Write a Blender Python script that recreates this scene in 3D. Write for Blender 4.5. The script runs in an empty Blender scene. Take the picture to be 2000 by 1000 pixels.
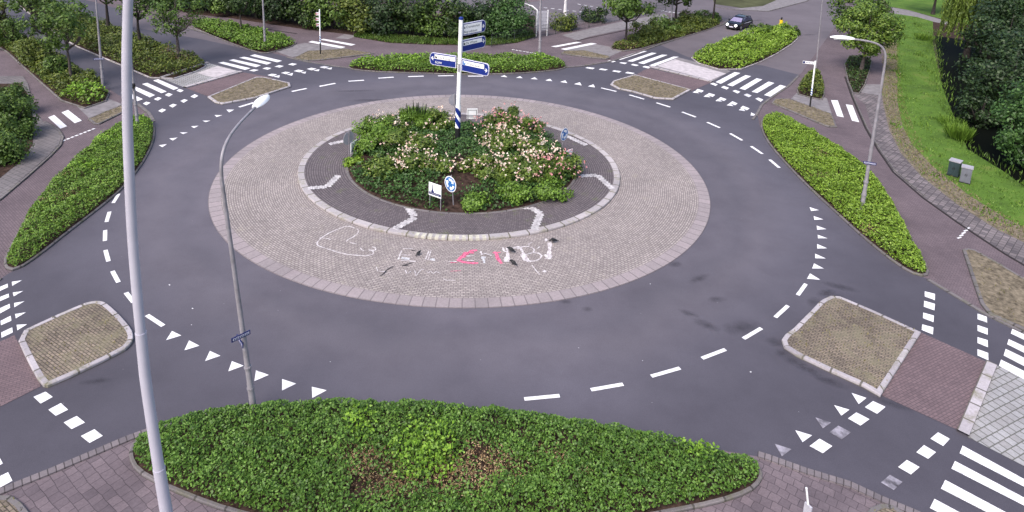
import bpy, bmesh, math, random
import numpy as np
from mathutils import Vector, Matrix

C = bpy.context.scene.collection
SC = bpy.context.scene
rng = np.random.default_rng(11)
random.seed(4)

# ------------------------------------------------------------------ camera
CAM_H = 17.128
FPX, PITCH, ROLL, PYC = 1364.862, .2299, -.039, 69.64      # photo: 2000 x 1000
cr, sr, cp, sp = math.cos(ROLL), math.sin(ROLL), math.cos(PITCH), math.sin(PITCH)
RV = np.array([cr, -sr*sp, -sr*cp]); DV = np.array([-sr, -cr*sp, -cr*cp]); FV = np.array([0, cp, -sp])
cam_d = bpy.data.cameras.new("camera"); cam = bpy.data.objects.new("camera", cam_d); C.objects.link(cam)
m = Matrix.Identity(4)
for i in range(3):
    m[i][0] = RV[i]; m[i][1] = -DV[i]; m[i][2] = -FV[i]
m[2][3] = CAM_H
cam.matrix_world = m
cam_d.sensor_width = 36; cam_d.lens = FPX/2000*36; cam_d.shift_y = -(500-PYC)/2000
cam_d.clip_end = 3000; cam_d.clip_start = .1
SC.camera = cam

# ------------------------------------------------------------------ world, sun, exposure
SUN_EL, SUN_AZ = math.radians(52), math.radians(215)
w = bpy.data.worlds.new("World"); SC.world = w; w.use_nodes = True
nt = w.node_tree; bg = nt.nodes["Background"]
sky = nt.nodes.new("ShaderNodeTexSky"); sky.sky_type = 'NISHITA'; sky.sun_disc = False
sky.sun_elevation = SUN_EL; sky.sun_rotation = SUN_AZ; sky.air_density = 1.0; sky.dust_density = 4.0; sky.ozone_density = 1.0
nt.links.new(sky.outputs[0], bg.inputs[0]); bg.inputs[1].default_value = 0.15
sd = bpy.data.lights.new("sun", 'SUN'); sd.energy = 1.5; sd.angle = math.radians(30); sd.color = (1, .955, .93)
so = bpy.data.objects.new("sun", sd); C.objects.link(so)
sdir = Vector((math.sin(SUN_AZ)*math.cos(SUN_EL), math.cos(SUN_AZ)*math.cos(SUN_EL), math.sin(SUN_EL)))
so.rotation_euler = sdir.to_track_quat('Z', 'Y').to_euler(); so.location = (0, 0, 40)
SC.view_settings.view_transform = 'Standard'; SC.view_settings.look = 'None'
SC.view_settings.gamma = 1; SC.view_settings.exposure = 0.82
SC.cycles.max_bounces = 6; SC.cycles.diffuse_bounces = 3; SC.cycles.glossy_bounces = 2; SC.cycles.transmission_bounces = 4

# ------------------------------------------------------------------ surveying: a photo point on the level z
def ray(px, py): return (px-1000)/FPX*RV + (py-PYC)/FPX*DV + FV
def P(px, py, z=0.0):
    d = ray(px, py); t = (z-CAM_H)/d[2]
    return Vector((d[0]*t, d[1]*t, z))
def atY(px, py, Y):
    d = ray(px, py); t = Y/d[1]
    return Vector((d[0]*t, Y, CAM_H+d[2]*t))

# ------------------------------------------------------------------ object helpers
def put(name, me, mat=None, parent=None, loc=None):
    o = bpy.data.objects.new(name, me); C.objects.link(o)
    if mat is not None:
        for mm in (mat if isinstance(mat, (list, tuple)) else [mat]): me.materials.append(mm)
    if parent is not None: o.parent = parent
    if loc is not None: o.location = loc
    return o
def tag(o, label=None, cat=None, group=None, kind=None):
    if label: o["label"] = label
    if cat: o["category"] = cat
    if group: o["group"] = group
    if kind: o["kind"] = kind
    return o
def thing(name, label, cat, loc=(0, 0, 0), rz=0.0, group=None):
    o = bpy.data.objects.new(name, None); C.objects.link(o)
    o.location = loc; o.rotation_euler = (0, 0, rz); o.empty_display_size = .3
    return tag(o, label, cat, group)
def copy_tree(o, parent=None):
    c = o.copy(); C.objects.link(c)
    if parent is not None: c.parent = parent
    for ch in list(o.children): copy_tree(ch, c)
    return c

class MB:
    def __init__(s): s.v = []; s.f = []; s.uv = []; s.mi = []
    def face(s, pts, uvs=None, mi=0):
        i = len(s.v); s.v += [tuple(p) for p in pts]; s.f.append(list(range(i, i+len(pts))))
        s.uv += list(uvs) if uvs else [(p[0], p[1]) for p in pts]; s.mi.append(mi)
    def box(s, c, d, rz=0.0, mi=0):
        cx, cy, cz = c; a, b, h = d[0]/2, d[1]/2, d[2]/2; co, si = math.cos(rz), math.sin(rz)
        def q(x, y, z): return (cx+x*co-y*si, cy+x*si+y*co, cz+z)
        p = [q(x, y, z) for z in (-h, h) for x, y in ((-a, -b), (a, -b), (a, b), (-a, b))]
        for f in ((3, 2, 1, 0), (4, 5, 6, 7), (0, 1, 5, 4), (1, 2, 6, 5), (2, 3, 7, 6), (3, 0, 4, 7)):
            s.face([p[k] for k in f], [(0, 0), (1, 0), (1, 1), (0, 1)], mi)
    def tube(s, path, radii, n=12, cap=True, mi=0):
        path = [Vector(p) for p in path]; rings = []
        if not isinstance(radii, (list, tuple)): radii = [radii]*len(path)
        ref = None
        for i, p in enumerate(path):
            d = (path[min(i+1, len(path)-1)]-path[max(i-1, 0)]).normalized()
            if ref is None:
                ref = Vector((1, 0, 0)) if abs(d.x) < .9 else Vector((0, 1, 0))
            u = (ref-d*ref.dot(d)).normalized(); vv = d.cross(u); ref = u
            rings.append([p+(u*math.cos(2*math.pi*k/n)+vv*math.sin(2*math.pi*k/n))*radii[i] for k in range(n)])
        L = 0
        for i in range(len(path)-1):
            l2 = L+(path[i+1]-path[i]).length
            for k in range(n):
                k2 = (k+1) % n
                s.face([rings[i][k], rings[i][k2], rings[i+1][k2], rings[i+1][k]],
                       [(k/n, L), ((k+1)/n, L), ((k+1)/n, l2), (k/n, l2)], mi)
            L = l2
        if cap:
            s.face(rings[0][::-1], mi=mi); s.face(rings[-1], mi=mi)
    def prism(s, pts, z0, z1, mi=0, bottom=True):       # outline of (x, y), any winding
        a = sum(pts[i][0]*pts[(i+1) % len(pts)][1]-pts[(i+1) % len(pts)][0]*pts[i][1] for i in range(len(pts)))
        if a < 0: pts = pts[::-1]
        s.face([(p[0], p[1], z1) for p in pts], mi=mi)
        if bottom: s.face([(p[0], p[1], z0) for p in pts[::-1]], mi=mi)
        n = len(pts)
        for i in range(n):
            p, q = pts[i], pts[(i+1) % n]
            s.face([(p[0], p[1], z0), (q[0], q[1], z0), (q[0], q[1], z1), (p[0], p[1], z1)], [(0, 0), (1, 0), (1, .1), (0, .1)], mi)
    def mesh(s, name, smooth=False):
        me = bpy.data.meshes.new(name); me.from_pydata(s.v, [], s.f)
        uv = me.uv_layers.new(name="UVMap"); uv.data.foreach_set("uv", np.array(s.uv, dtype=np.float32).ravel())
        me.polygons.foreach_set("material_index", np.array(s.mi, dtype=np.int32))
        if smooth:
            bm = bmesh.new(); bm.from_mesh(me); bmesh.ops.remove_doubles(bm, verts=bm.verts, dist=1e-5)
            bmesh.ops.recalc_face_normals(bm, faces=bm.faces)
            bm.to_mesh(me); bm.free()
            me.polygons.foreach_set("use_smooth", [True]*len(me.polygons)); me.set_sharp_from_angle(angle=math.radians(40))
        me.update(); return me
    def build(s, name, mat, parent=None, smooth=False, loc=None):
        return put(name, s.mesh(name, smooth), mat, parent, loc)

def W(pts, z=0.0): return [P(x, y, z) for x, y in pts]
LAYER = [0]
def flat(name, pts, z, mat, kind='structure', parent=None, world=False, label=None):
    LAYER[0] += 1; z += LAYER[0]*.00012
    p = pts if world else W(pts)
    mb = MB(); q = [(a[0], a[1], z) for a in p]
    ar = sum(q[i][0]*q[(i+1) % len(q)][1]-q[(i+1) % len(q)][0]*q[i][1] for i in range(len(q)))
    if ar < 0: q = q[::-1]
    mb.face(q)
    o = mb.build(name, mat, parent)
    if parent is None: tag(o, label, None, None, kind)
    return o
def inset(pts, d):
    n = len(pts); out = []
    a = sum(pts[i][0]*pts[(i+1) % n][1]-pts[(i+1) % n][0]*pts[i][1] for i in range(n))
    sgn = 1 if a > 0 else -1
    for i in range(n):
        p0, p1, p2 = (Vector(pts[(i+k) % n][:2]) for k in (-1, 0, 1))
        d1 = (p1-p0).normalized(); d2 = (p2-p1).normalized()
        n1 = Vector((-d1.y, d1.x))*sgn; n2 = Vector((-d2.y, d2.x))*sgn
        nn = (n1+n2)
        nn = nn/max(.35, (nn.length_squared/2)) if nn.length > 1e-6 else n1
        out.append(Vector((p1.x+nn.x*d, p1.y+nn.y*d)))
    return out
def smooth_loop(pts, it=2):
    for _ in range(it):
        q = []
        for i in range(len(pts)):
            a, b = pts[i], pts[(i+1) % len(pts)]
            q += [a*.75+b*.25, a*.25+b*.75]
        pts = q
    return pts
def ring_kerb(mb, outer, wd, z0, z1, ztop_in=None):
    inner = inset(outer, wd); n = len(outer); L = 0
    bev = inset(outer, .025)
    for i in range(n):
        j = (i+1) % n; l = (Vector(outer[j][:2])-Vector(outer[i][:2])).length
        o1, o2, b1, b2, i1, i2 = outer[i], outer[j], bev[i], bev[j], inner[i], inner[j]
        mb.face([(o1[0], o1[1], z0), (o2[0], o2[1], z0), (o2[0], o2[1], z1-.025), (o1[0], o1[1], z1-.025)], [(L, 0), (L+l, 0), (L+l, .1), (L, .1)])
        mb.face([(o1[0], o1[1], z1-.025), (o2[0], o2[1], z1-.025), (b2[0], b2[1], z1), (b1[0], b1[1], z1)], [(L, .1), (L+l, .1), (L+l, .13), (L, .13)])
        mb.face([(b1[0], b1[1], z1), (b2[0], b2[1], z1), (i2[0], i2[1], z1), (i1[0], i1[1], z1)], [(L, .13), (L+l, .13), (L+l, .3), (L, .3)])
        mb.face([(i1[0], i1[1], z1), (i2[0], i2[1], z1), (i2[0], i2[1], z0), (i1[0], i1[1], z0)], [(L, .3), (L+l, .3), (L+l, .4), (L, .4)])
        L += l
    return inner
def strip(name, pts, wd, z0, z1, mat, kind='structure', parent=None, world=False):
    p = [Vector(a[:2]) for a in (pts if world else W(pts))]; mb = MB(); L = 0
    lo, ro = [], []
    for i in range(len(p)):
        d = (p[min(i+1, len(p)-1)]-p[max(i-1, 0)]).normalized(); n = Vector((-d.y, d.x))*wd/2
        lo.append(p[i]+n); ro.append(p[i]-n)
    for i in range(len(p)-1):
        l = (p[i+1]-p[i]).length
        a, b, c, d = ro[i], ro[i+1], lo[i+1], lo[i]
        mb.face([(*a, z1), (*b, z1), (*c, z1), (*d, z1)], [(L, 0), (L+l, 0), (L+l, wd), (L, wd)])
        if z1-z0 > .006:
            mb.face([(*a, z0), (*b, z0), (*b, z1), (*a, z1)], [(L, 0), (L+l, 0), (L+l, .1), (L, .1)])
            mb.face([(*c, z0), (*d, z0), (*d, z1), (*c, z1)], [(L+l, 0), (L, 0), (L, .1), (L+l, .1)])
        L += l
    o = mb.build(name, mat, parent)
    if parent is None: tag(o, kind=kind)
    return o

# ------------------------------------------------------------------ materials
class NB:
    def __init__(s, name):
        s.m = bpy.data.materials.new(name); s.m.use_nodes = True; s.t = s.m.node_tree; s.b = s.t.nodes["Principled BSDF"]
    def n(s, t, **k):
        o = s.t.nodes.new(t)
        for a, b in k.items(): setattr(o, a, b)
        return o
    def l(s, a, b): s.t.links.new(a, b)
    def coord(s, out='Object', rot=0.0):
        tc = s.n("ShaderNodeTexCoord"); mp = s.n("ShaderNodeMapping"); mp.inputs['Rotation'].default_value = (0, 0, rot)
        s.l(tc.outputs[out], mp.inputs[0]); return mp.outputs[0]
    def noise(s, vec, scale, detail=4, rough=.6):
        n = s.n("ShaderNodeTexNoise"); n.inputs['Scale'].default_value = scale; n.inputs['Detail'].default_value = detail
        n.inputs['Roughness'].default_value = rough; s.l(vec, n.inputs['Vector']); return n.outputs[0]
    def ramp(s, fac, stops):
        r = s.n("ShaderNodeValToRGB"); e = r.color_ramp.elements
        while len(e) < len(stops): e.new(.5)
        for el, (p, c) in zip(e, stops): el.position = p; el.color = (*c, 1) if len(c) == 3 else c
        s.l(fac, r.inputs[0]); return r.outputs[0]
    def mix(s, fac, a, b, mode='MIX'):
        x = s.n("ShaderNodeMix", data_type='RGBA', blend_type=mode)
        for val, sock in ((fac, x.inputs[0]), (a, x.inputs[6]), (b, x.inputs[7])):
            if isinstance(val, (int, float)): sock.default_value = val
            elif isinstance(val, tuple): sock.default_value = (*val, 1) if len(val) == 3 else val
            else: s.l(val, sock)
        return x.outputs[2]
    def bump(s, hgt, strength, dist=.01):
        b = s.n("ShaderNodeBump"); b.inputs['Strength'].default_value = strength; b.inputs['Distance'].default_value = dist
        s.l(hgt, b.inputs['Height']); s.l(b.outputs[0], s.b.inputs['Normal'])
    def done(s, col=None, rough=.8, spec=.3, metal=0.0):
        if col is not None:
            if isinstance(col, tuple): s.b.inputs['Base Color'].default_value = (*col, 1)
            else: s.l(col, s.b.inputs['Base Color'])
        s.b.inputs['Roughness'].default_value = rough; s.b.inputs['Specular IOR Level'].default_value = spec
        s.b.inputs['Metallic'].default_value = metal; return s.m

def plain(name, col, rough=.6, spec=.4, metal=0.0, var=.12, scale=6):
    b = NB(name); v = b.coord(); n = b.noise(v, scale, 5)
    lo = tuple(c*(1-var*1.6) for c in col); hi = tuple(min(1, c*(1+var)) for c in col)
    return b.done(b.ramp(n, [(.3, lo), (.7, hi)]), rough, spec, metal)
def brick(name, c1, c2, mortar, bw, bh, rot=0.0, uv=False, msize=.02, moss=None, mossamt=.5, var=.35, off=.5, rough=.85, wob=.012):
    b = NB(name); v = b.coord('UV' if uv else 'Object', rot)
    if not uv:
        nw = b.n("ShaderNodeTexNoise"); nw.inputs['Scale'].default_value = 1.6; b.l(v, nw.inputs['Vector'])
        va = b.n("ShaderNodeVectorMath", operation='MULTIPLY_ADD'); b.l(nw.outputs[1], va.inputs[0]); va.inputs[1].default_value = (wob*2, wob*2, 0); b.l(v, va.inputs[2]); v = va.outputs[0]
    t = b.n("ShaderNodeTexBrick"); t.offset = off
    t.inputs['Scale'].default_value = 1; t.inputs['Brick Width'].default_value = bw; t.inputs['Row Height'].default_value = bh
    t.inputs['Mortar Size'].default_value = msize*bh; t.inputs['Mortar Smooth'].default_value = .3; t.inputs['Bias'].default_value = 0
    t.inputs['Color1'].default_value = (*c1, 1); t.inputs['Color2'].default_value = (*c2, 1); t.inputs['Mortar'].default_value = (*mortar, 1)
    b.l(v, t.inputs['Vector'])
    o = b.coord()
    g = b.noise(o, .35, 6, .65)
    col = b.mix(var, t.outputs[0], b.ramp(g, [(.3, (.62, .6, .62)), (.7, (1.25, 1.22, 1.22))]), 'MULTIPLY')
    fine = b.noise(o, 14, 3, .7)
    col = b.mix(.35, col, b.ramp(fine, [(.3, (.6, .6, .6)), (.7, (1.35, 1.35, 1.35))]), 'MULTIPLY')
    if moss:
        mz = b.noise(o, 1.4, 6, .75)
        f = b.ramp(mz, [(.5-.22*mossamt, (1, 1, 1)), (.72, (0, 0, 0))]) if mossamt < 0 else b.ramp(mz, [(.62-.35*mossamt, (0, 0, 0)), (.8-.3*mossamt, (1, 1, 1))])
        col = b.mix(f, col, b.mix(.6, moss, b.mix(.7, t.outputs[0], moss, 'MIX')))
    b.bump(t.outputs[1], -.4, .01)
    return b.done(col, rough, .25)
def leafmat(name, dark, mid, light, rough=.5, patch=.6, pscale=.9, trans=.18):
    b = NB(name); g = b.n("ShaderNodeNewGeometry"); v = b.coord()
    c = b.ramp(g.outputs['Random Per Island'], [(0, dark), (.5, mid), (1, light)])
    n = b.noise(v, pscale, 4, .6)
    c = b.mix(patch, c, b.ramp(n, [(.32, (.62, .66, .58)), (.68, (1.35, 1.3, 1.25))]), 'MULTIPLY')
    m = b.done(c, rough, .35)
    tr = b.n("ShaderNodeBsdfTranslucent"); b.l(c, tr.inputs[0]); mx = b.n("ShaderNodeMixShader"); mx.inputs[0].default_value = trans
    out = b.t.nodes["Material Output"]
    b.l(b.b.outputs[0], mx.inputs[1]); b.l(tr.outputs[0], mx.inputs[2]); b.l(mx.outputs[0], out.inputs[0])
    return m

def mk_asphalt(name, base, patchy=1.0, lane=False):
    b = NB(name); v = b.coord()
    big = b.noise(v, .07, 5, .6); mid = b.noise(v, .5, 6, .7); fine = b.noise(v, 40, 2, .8)
    d = tuple(c*.86 for c in base); l = tuple(c*1.16 for c in base)
    c = b.ramp(big, [(.35, d), (.65, l)])
    c = b.mix(.5*patchy, c, b.ramp(mid, [(.28, (.72, .7, .72)), (.55, (1, 1, 1)), (.8, (1.14, 1.13, 1.12))]), 'MULTIPLY')
    c = b.mix(.5, c, b.ramp(fine, [(.3, (.65, .65, .65)), (.7, (1.35, 1.35, 1.35))]), 'MULTIPLY')
    if lane:      # tyres polish the ring lane paler; the arms are younger, darker asphalt
        sub = b.n("ShaderNodeVectorMath", operation='DISTANCE'); b.l(v, sub.inputs[0]); sub.inputs[1].default_value = (-2.37, 38.75, 0)
        wob = b.n("ShaderNodeMath", operation='MULTIPLY_ADD'); b.l(b.noise(v, .16, 3), wob.inputs[0]); wob.inputs[1].default_value = 5.0; b.l(sub.outputs['Value'], wob.inputs[2])
        sc_ = b.n("ShaderNodeMath", operation='MULTIPLY'); b.l(wob.outputs[0], sc_.inputs[0]); sc_.inputs[1].default_value = 1/40
        c = b.mix(1.0, c, b.ramp(sc_.outputs[0], [(.38, (.95, .95, .96)), (.425, (1.14, 1.13, 1.12)), (.45, (1.02, 1.02, 1.02)), (.475, (1.16, 1.15, 1.13)), (.53, (.97, .98, 1)), (.6, (.76, .77, .8))]), 'MULTIPLY')
    vor = b.n("ShaderNodeTexVoronoi"); vor.inputs['Scale'].default_value = 1.3; b.l(v, vor.inputs['Vector'])
    sp_ = b.ramp(vor.outputs['Distance'], [(.012, (1, 1, 1)), (.03, (0, 0, 0))])
    c = b.mix(b.mix(.5, (0, 0, 0), sp_), c, (.4, .38, .4))
    b.bump(fine, .25, .006)
    return b.done(c, .72, .35)
M = {}
M['asphalt'] = mk_asphalt("asphalt", (.09, .082, .101), lane=True)
M['asphalt_dark'] = mk_asphalt("asphalt_arm", (.062, .058, .078))
M['asphalt_pale'] = mk_asphalt("asphalt_worn", (.118, .1, .112))
b = NB("road_paint"); g = b.n("ShaderNodeNewGeometry"); v = b.coord()
c = b.ramp(g.outputs['Random Per Island'], [(0, (.26, .245, .29)), (.1, (.34, .33, .37)), (.2, (.55, .54, .57)), (.32, (.72, .71, .73))])
wr = b.noise(v, 2.2, 8, .8)
c = b.mix(b.ramp(wr, [(.54, (0, 0, 0)), (.72, (.85, .85, .85))]), c, (.2, .19, .225))
M['paint'] = b.done(c, .6, .35)
b = NB("chalk"); v = b.coord(); n = b.noise(v, 9, 4, .8)
M['chalk'] = b.done(b.ramp(n, [(.4, (.33, .29, .3)), (.6, (.68, .65, .67))]), .9, .1)
M['chalk_faint'] = b and plain("chalk_faint", (.5, .5, .53), .9, .1, var=.4, scale=12)
M['chalk_pink'] = plain("chalk_pink", (.75, .16, .27), .9, .1, var=.5, scale=14)
M['paint_worn'] = plain('worn_road_paint', (.25, .235, .275), .7, .25, var=.5, scale=3)
M['apron'] = brick("apron_brick", (.36, .318, .305), (.26, .228, .22), (.115, .1, .1), .215, .115, uv=True, msize=.14, moss=(.26, .235, .19), mossamt=.12)
M['apron_edge'] = brick("apron_edge", (.3, .258, .268), (.25, .22, .228), (.16, .14, .145), .5, 5, uv=True, msize=.005, off=0)
M['apron_kerb_in'] = brick("island_kerb", (.42, .39, .4), (.33, .31, .32), (.13, .12, .095), 1.0, 5, uv=True, msize=.008, off=0, moss=(.17, .16, .08), mossamt=.3, var=.6)
M['inner_brick'] = brick("inner_brick", (.165, .14, .15), (.115, .098, .108), (.042, .037, .04), .21, .13, uv=True, msize=.14, moss=(.1, .12, .05), mossamt=.15)
M['cycle_brick'] = brick("cycle_brick", (.15, .117, .13), (.122, .096, .108), (.075, .06, .068), .21, .105, rot=.7, msize=.1, var=.6)
M['refuge_brick'] = brick("refuge_brick", (.165, .118, .128), (.135, .098, .108), (.08, .062, .068), .21, .105, rot=-.5, msize=.1, var=.5)
M['tile'] = brick("pavement_tile", (.17, .138, .152), (.118, .097, .11), (.068, .056, .064), .3, .3, rot=.62, msize=.035, var=.8, wob=.07)
M['grey_tile'] = brick("grey_tile", (.17, .155, .16), (.14, .13, .135), (.08, .075, .078), .3, .3, rot=.5, msize=.06, var=.6)
M['path_tile'] = brick("path_tile", (.2, .175, .18), (.1, .09, .098), (.055, .05, .052), .3, .3, rot=-.8, msize=.06, var=.9)
M['pale_tile'] = brick("pale_tile", (.32, .32, .33), (.26, .255, .26), (.11, .11, .1), .3, .3, rot=-.47, msize=.07, var=.5)
M['white_slab'] = plain("white_slab", (.46, .42, .44), .8, .2, var=.16, scale=2.5)
M['concrete_slab'] = plain("concrete_slab", (.2, .185, .195), .85, .2, var=.18, scale=2)
M['kerb'] = brick("kerb_stone", (.42, .39, .415), (.29, .27, .29), (.12, .11, .1), 1.0, 5, uv=True, msize=.008, off=0, moss=(.17, .16, .1), mossamt=.35)
M['kerb_dark'] = brick("edging_stone", (.17, .155, .16), (.12, .11, .115), (.06, .055, .055), 1.0, 5, uv=True, msize=.008, off=0, moss=(.1, .1, .06), mossamt=.4)
M['sett'] = brick("sett_stone", (.19, .165, .175), (.13, .115, .125), (.06, .052, .055), .2, 5, uv=True, msize=.0035, off=0)
M['gutter'] = plain("gutter_joint", (.035, .03, .032), .9, .1)
M['island_moss'] = brick("island_brick", (.255, .212, .165), (.16, .135, .108), (.068, .058, .048), .21, .105, rot=.55, msize=.16, moss=(.175, .158, .105), mossamt=.42, var=1.0)
M['dry_grass'] = plain("dry_verge", (.17, .142, .105), .95, .1, var=.4, scale=5)
M['soil'] = plain("soil", (.05, .032, .026), .95, .1, var=.45, scale=5)
M['chevron'] = plain("white_paver", (.5, .475, .49), .85, .2, var=.3, scale=4)
b = NB("verge_grass"); v = b.coord(); n = b.noise(v, .4, 8, .7); n2 = b.noise(v, 8, 4, .7)
c = b.ramp(n, [(.3, (.05, .09, .018)), (.55, (.085, .16, .025)), (.75, (.15, .17, .05))])
M['grass_base'] = b.done(b.mix(.6, c, b.ramp(n2, [(.3, (.6, .6, .6)), (.7, (1.3, 1.3, 1.3))]), 'MULTIPLY'), .9, .15)
M['ground'] = plain("ground", (.07, .075, .04), .95, .1, var=.3, scale=.3)
b = NB("ditch_water"); v = b.coord(); n = b.noise(v, 1.5, 3); b.bump(n, .08, .02); M['water'] = b.done((.004, .005, .004), .6, .02)
M['leaf_bed'] = leafmat("leaf_bed", (.065, .13, .014), (.11, .2, .024), (.17, .285, .042))
M['leaf_bright'] = leafmat("leaf_bright", (.105, .19, .014), (.165, .275, .026), (.24, .36, .048))
M['leaf_front'] = leafmat("leaf_front", (.046, .105, .015), (.082, .17, .025), (.145, .265, .045))
M['leaf_lime'] = leafmat("leaf_lime", (.11, .22, .018), (.165, .31, .026), (.23, .38, .045))
M['leaf_dry'] = leafmat("leaf_dry", (.15, .085, .04), (.3, .2, .105), (.46, .35, .21))
M['leaf_red'] = leafmat("leaf_red", (.2, .05, .03), (.28, .1, .05), (.22, .17, .06))
M['leaf_shrub'] = leafmat("leaf_shrub", (.045, .07, .011), (.085, .12, .018), (.15, .18, .03))
M['leaf_dark'] = leafmat("leaf_dark", (.01, .024, .008), (.022, .046, .014), (.04, .075, .022), pscale=.5)
M['leaf_hedge'] = leafmat("leaf_hedge", (.012, .028, .006), (.028, .056, .011), (.06, .105, .02), pscale=.4)
M['leaf_tree'] = leafmat("leaf_tree", (.035, .07, .011), (.065, .12, .018), (.12, .19, .035), pscale=.6)
M['leaf_yellow_green'] = leafmat("leaf_maple", (.05, .1, .014), (.1, .17, .022), (.18, .25, .045), pscale=.7)  # yellow-green leaves of the thick tree over the narrow bed
M['leaf_rose'] = leafmat("leaf_rose", (.05, .09, .013), (.1, .16, .024), (.18, .24, .045))
M['leaf_ivy'] = leafmat("leaf_ivy", (.022, .055, .012), (.045, .105, .024), (.08, .16, .04))
M['leaf_willow'] = leafmat("leaf_willow", (.06, .1, .014), (.12, .18, .03), (.18, .25, .05))
M['petal'] = leafmat("rose_petal", (.6, .36, .3), (.76, .6, .5), (.82, .78, .68), patch=.2, trans=.1)
M['petal_pink'] = leafmat("pink_petal", (.6, .2, .24), (.72, .36, .36), (.8, .55, .5), patch=.2, trans=.1)
M['grass_blade'] = leafmat("grass_blade", (.06, .1, .02), (.1, .19, .025), (.15, .24, .04), pscale=.35, patch=.7)
M['grass_dry'] = leafmat("grass_dry", (.14, .13, .05), (.2, .18, .08), (.26, .23, .11))
M['bark'] = plain("bark", (.11, .09, .085), .9, .15, var=.4, scale=9)
M['bark_dark'] = plain("bark_dark", (.045, .038, .036), .9, .15, var=.4, scale=9)
b = NB("birch_bark"); v = b.coord(); mp = b.n("ShaderNodeMapping"); mp.inputs['Scale'].default_value = (2, 2, 9); b.l(v, mp.inputs[0])
M['birch'] = b.done(b.ramp(b.noise(mp.outputs[0], 1.2, 4, .7), [(.36, (.05, .045, .045)), (.46, (.72, .69, .7))]), .8, .2)
M['galv'] = plain("galvanised_steel", (.24, .225, .25), .5, .5, .0, var=.2, scale=3)
M['mast'] = plain("mast_paint", (.47, .45, .53), .4, .5, var=.06, scale=1)
M['lamp_white'] = plain("lamp_housing", (.86, .86, .88), .35, .5, var=.03)
b = NB("lamp_glass"); M['lamp_glass'] = b.done((.75, .76, .78), .15, .6)
M['white'] = plain("white_paint", (.85, .85, .86), .45, .45, var=.04)
M['board_rim'] = plain("board_rim", (.66, .65, .78), .45, .4, var=.05)
M['blue'] = plain("sign_blue", (.006, .022, .19), .4, .45, var=.1)
M['blue_bright'] = plain("sign_bright_blue", (.02, .14, .42), .4, .45, var=.08)
M['navy'] = plain("navy_print", (.015, .022, .11), .5, .4, var=.1)
M['black'] = plain("black_paint", (.012, .012, .014), .5, .4, var=.2)
M['ink'] = plain("print_ink", (.05, .055, .06), .7, .2)
M['grey_plate'] = plain("plate_back", (.33, .32, .36), .5, .5, var=.1)
M['pale_panel'] = plain("pale_panel", (.42, .41, .46), .55, .4, var=.1)
M['green_cab'] = plain("cabinet_green", (.025, .045, .05), .55, .4, var=.15, scale=3)
M['grey_cab'] = plain("cabinet_grey", (.14, .145, .175), .6, .35, var=.12, scale=3)
M['yellow'] = plain("yellow_paint", (.75, .5, .02), .45, .4)
M['red'] = plain("red_paint", (.5, .04, .07), .5, .4)
M['car'] = plain("car_paint", (.008, .008, .016), .2, .6, var=.1)
M['glass'] = NB("car_glass").done((.06, .06, .1), .06, .8)
M['tyre'] = plain("tyre", (.015, .015, .016), .85, .2)
M['rim'] = plain("wheel_rim", (.35, .35, .37), .35, .5, .5)
b = NB("headlight"); b.b.inputs['Emission Color'].default_value = (1, .98, .95, 1); b.b.inputs['Emission Strength'].default_value = 3.0
M['headlight'] = b.done((.9, .9, .9), .2, .5)
M['feather'] = plain("feather", (.012, .012, .014), .55, .4)
M['fence'] = plain("fence_steel", (.035, .045, .04), .6, .4)

# ------------------------------------------------------------------ leaf clouds
def leaves(name, pos, nrm, size, mat, parent=None, aspect=.62, loc=None, tang=None):
    N = len(pos)
    if N == 0: pos = np.zeros((1, 3)); nrm = np.array([[0, 0, 1.]]); size = np.array([.01]); N = 1
    nrm = nrm/np.maximum(np.linalg.norm(nrm, axis=1, keepdims=True), 1e-6)
    r = rng.normal(size=(N, 3)) if tang is None else tang
    t = r-nrm*(r*nrm).sum(1, keepdims=True); t /= np.maximum(np.linalg.norm(t, axis=1, keepdims=True), 1e-6)
    bb = np.cross(nrm, t); s = np.asarray(size).reshape(-1, 1)*np.ones((N, 1))
    k = .18*s*nrm
    V = np.stack([pos-t*s*.5, pos+bb*s*.5*aspect+t*s*.05-k*.4, pos+t*s*.5-k, pos-bb*s*.5*aspect+t*s*.05-k*.4], 1).reshape(-1, 3)
    me = bpy.data.meshes.new(name); me.vertices.add(4*N); me.loops.add(4*N); me.polygons.add(N)
    me.vertices.foreach_set("co", V.astype(np.float32).ravel())
    me.loops.foreach_set("vertex_index", np.arange(4*N, dtype=np.int32))
    me.polygons.foreach_set("loop_start", np.arange(0, 4*N, 4, dtype=np.int32))
    me.update(calc_edges=True)
    return put(name, me, mat, parent, loc)
def nz(x, y, seed=0, wl=(.7, 2.6), k=7):
    g = np.random.default_rng(seed); o = np.zeros_like(x)
    for _ in range(k):
        a = g.uniform(0, 6.28); L = g.uniform(*wl); ph = g.uniform(0, 6.28)
        o += np.sin((x*math.cos(a)+y*math.sin(a))*6.283/L+ph)
    return o/math.sqrt(k)
def inside(x, y, poly):
    r = np.zeros(len(x), bool); n = len(poly)
    for i in range(n):
        x1, y1 = poly[i][0], poly[i][1]; x2, y2 = poly[(i+1) % n][0], poly[(i+1) % n][1]
        c = ((y1 > y) != (y2 > y)) & (x < (x2-x1)*(y-y1)/((y2-y1) if abs(y2-y1) > 1e-9 else 1e-9)+x1)
        r ^= c
    return r
def edge_dist(x, y, poly):
    d = np.full(len(x), 1e9); n = len(poly)
    for i in range(n):
        a = np.array(poly[i][:2]); b2 = np.array(poly[(i+1) % n][:2]); e = b2-a; l2 = max(e@e, 1e-9)
        t = np.clip(((x-a[0])*e[0]+(y-a[1])*e[1])/l2, 0, 1)
        d = np.minimum(d, np.hypot(x-a[0]-t*e[0], y-a[1]-t*e[1]))
    return d
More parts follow.
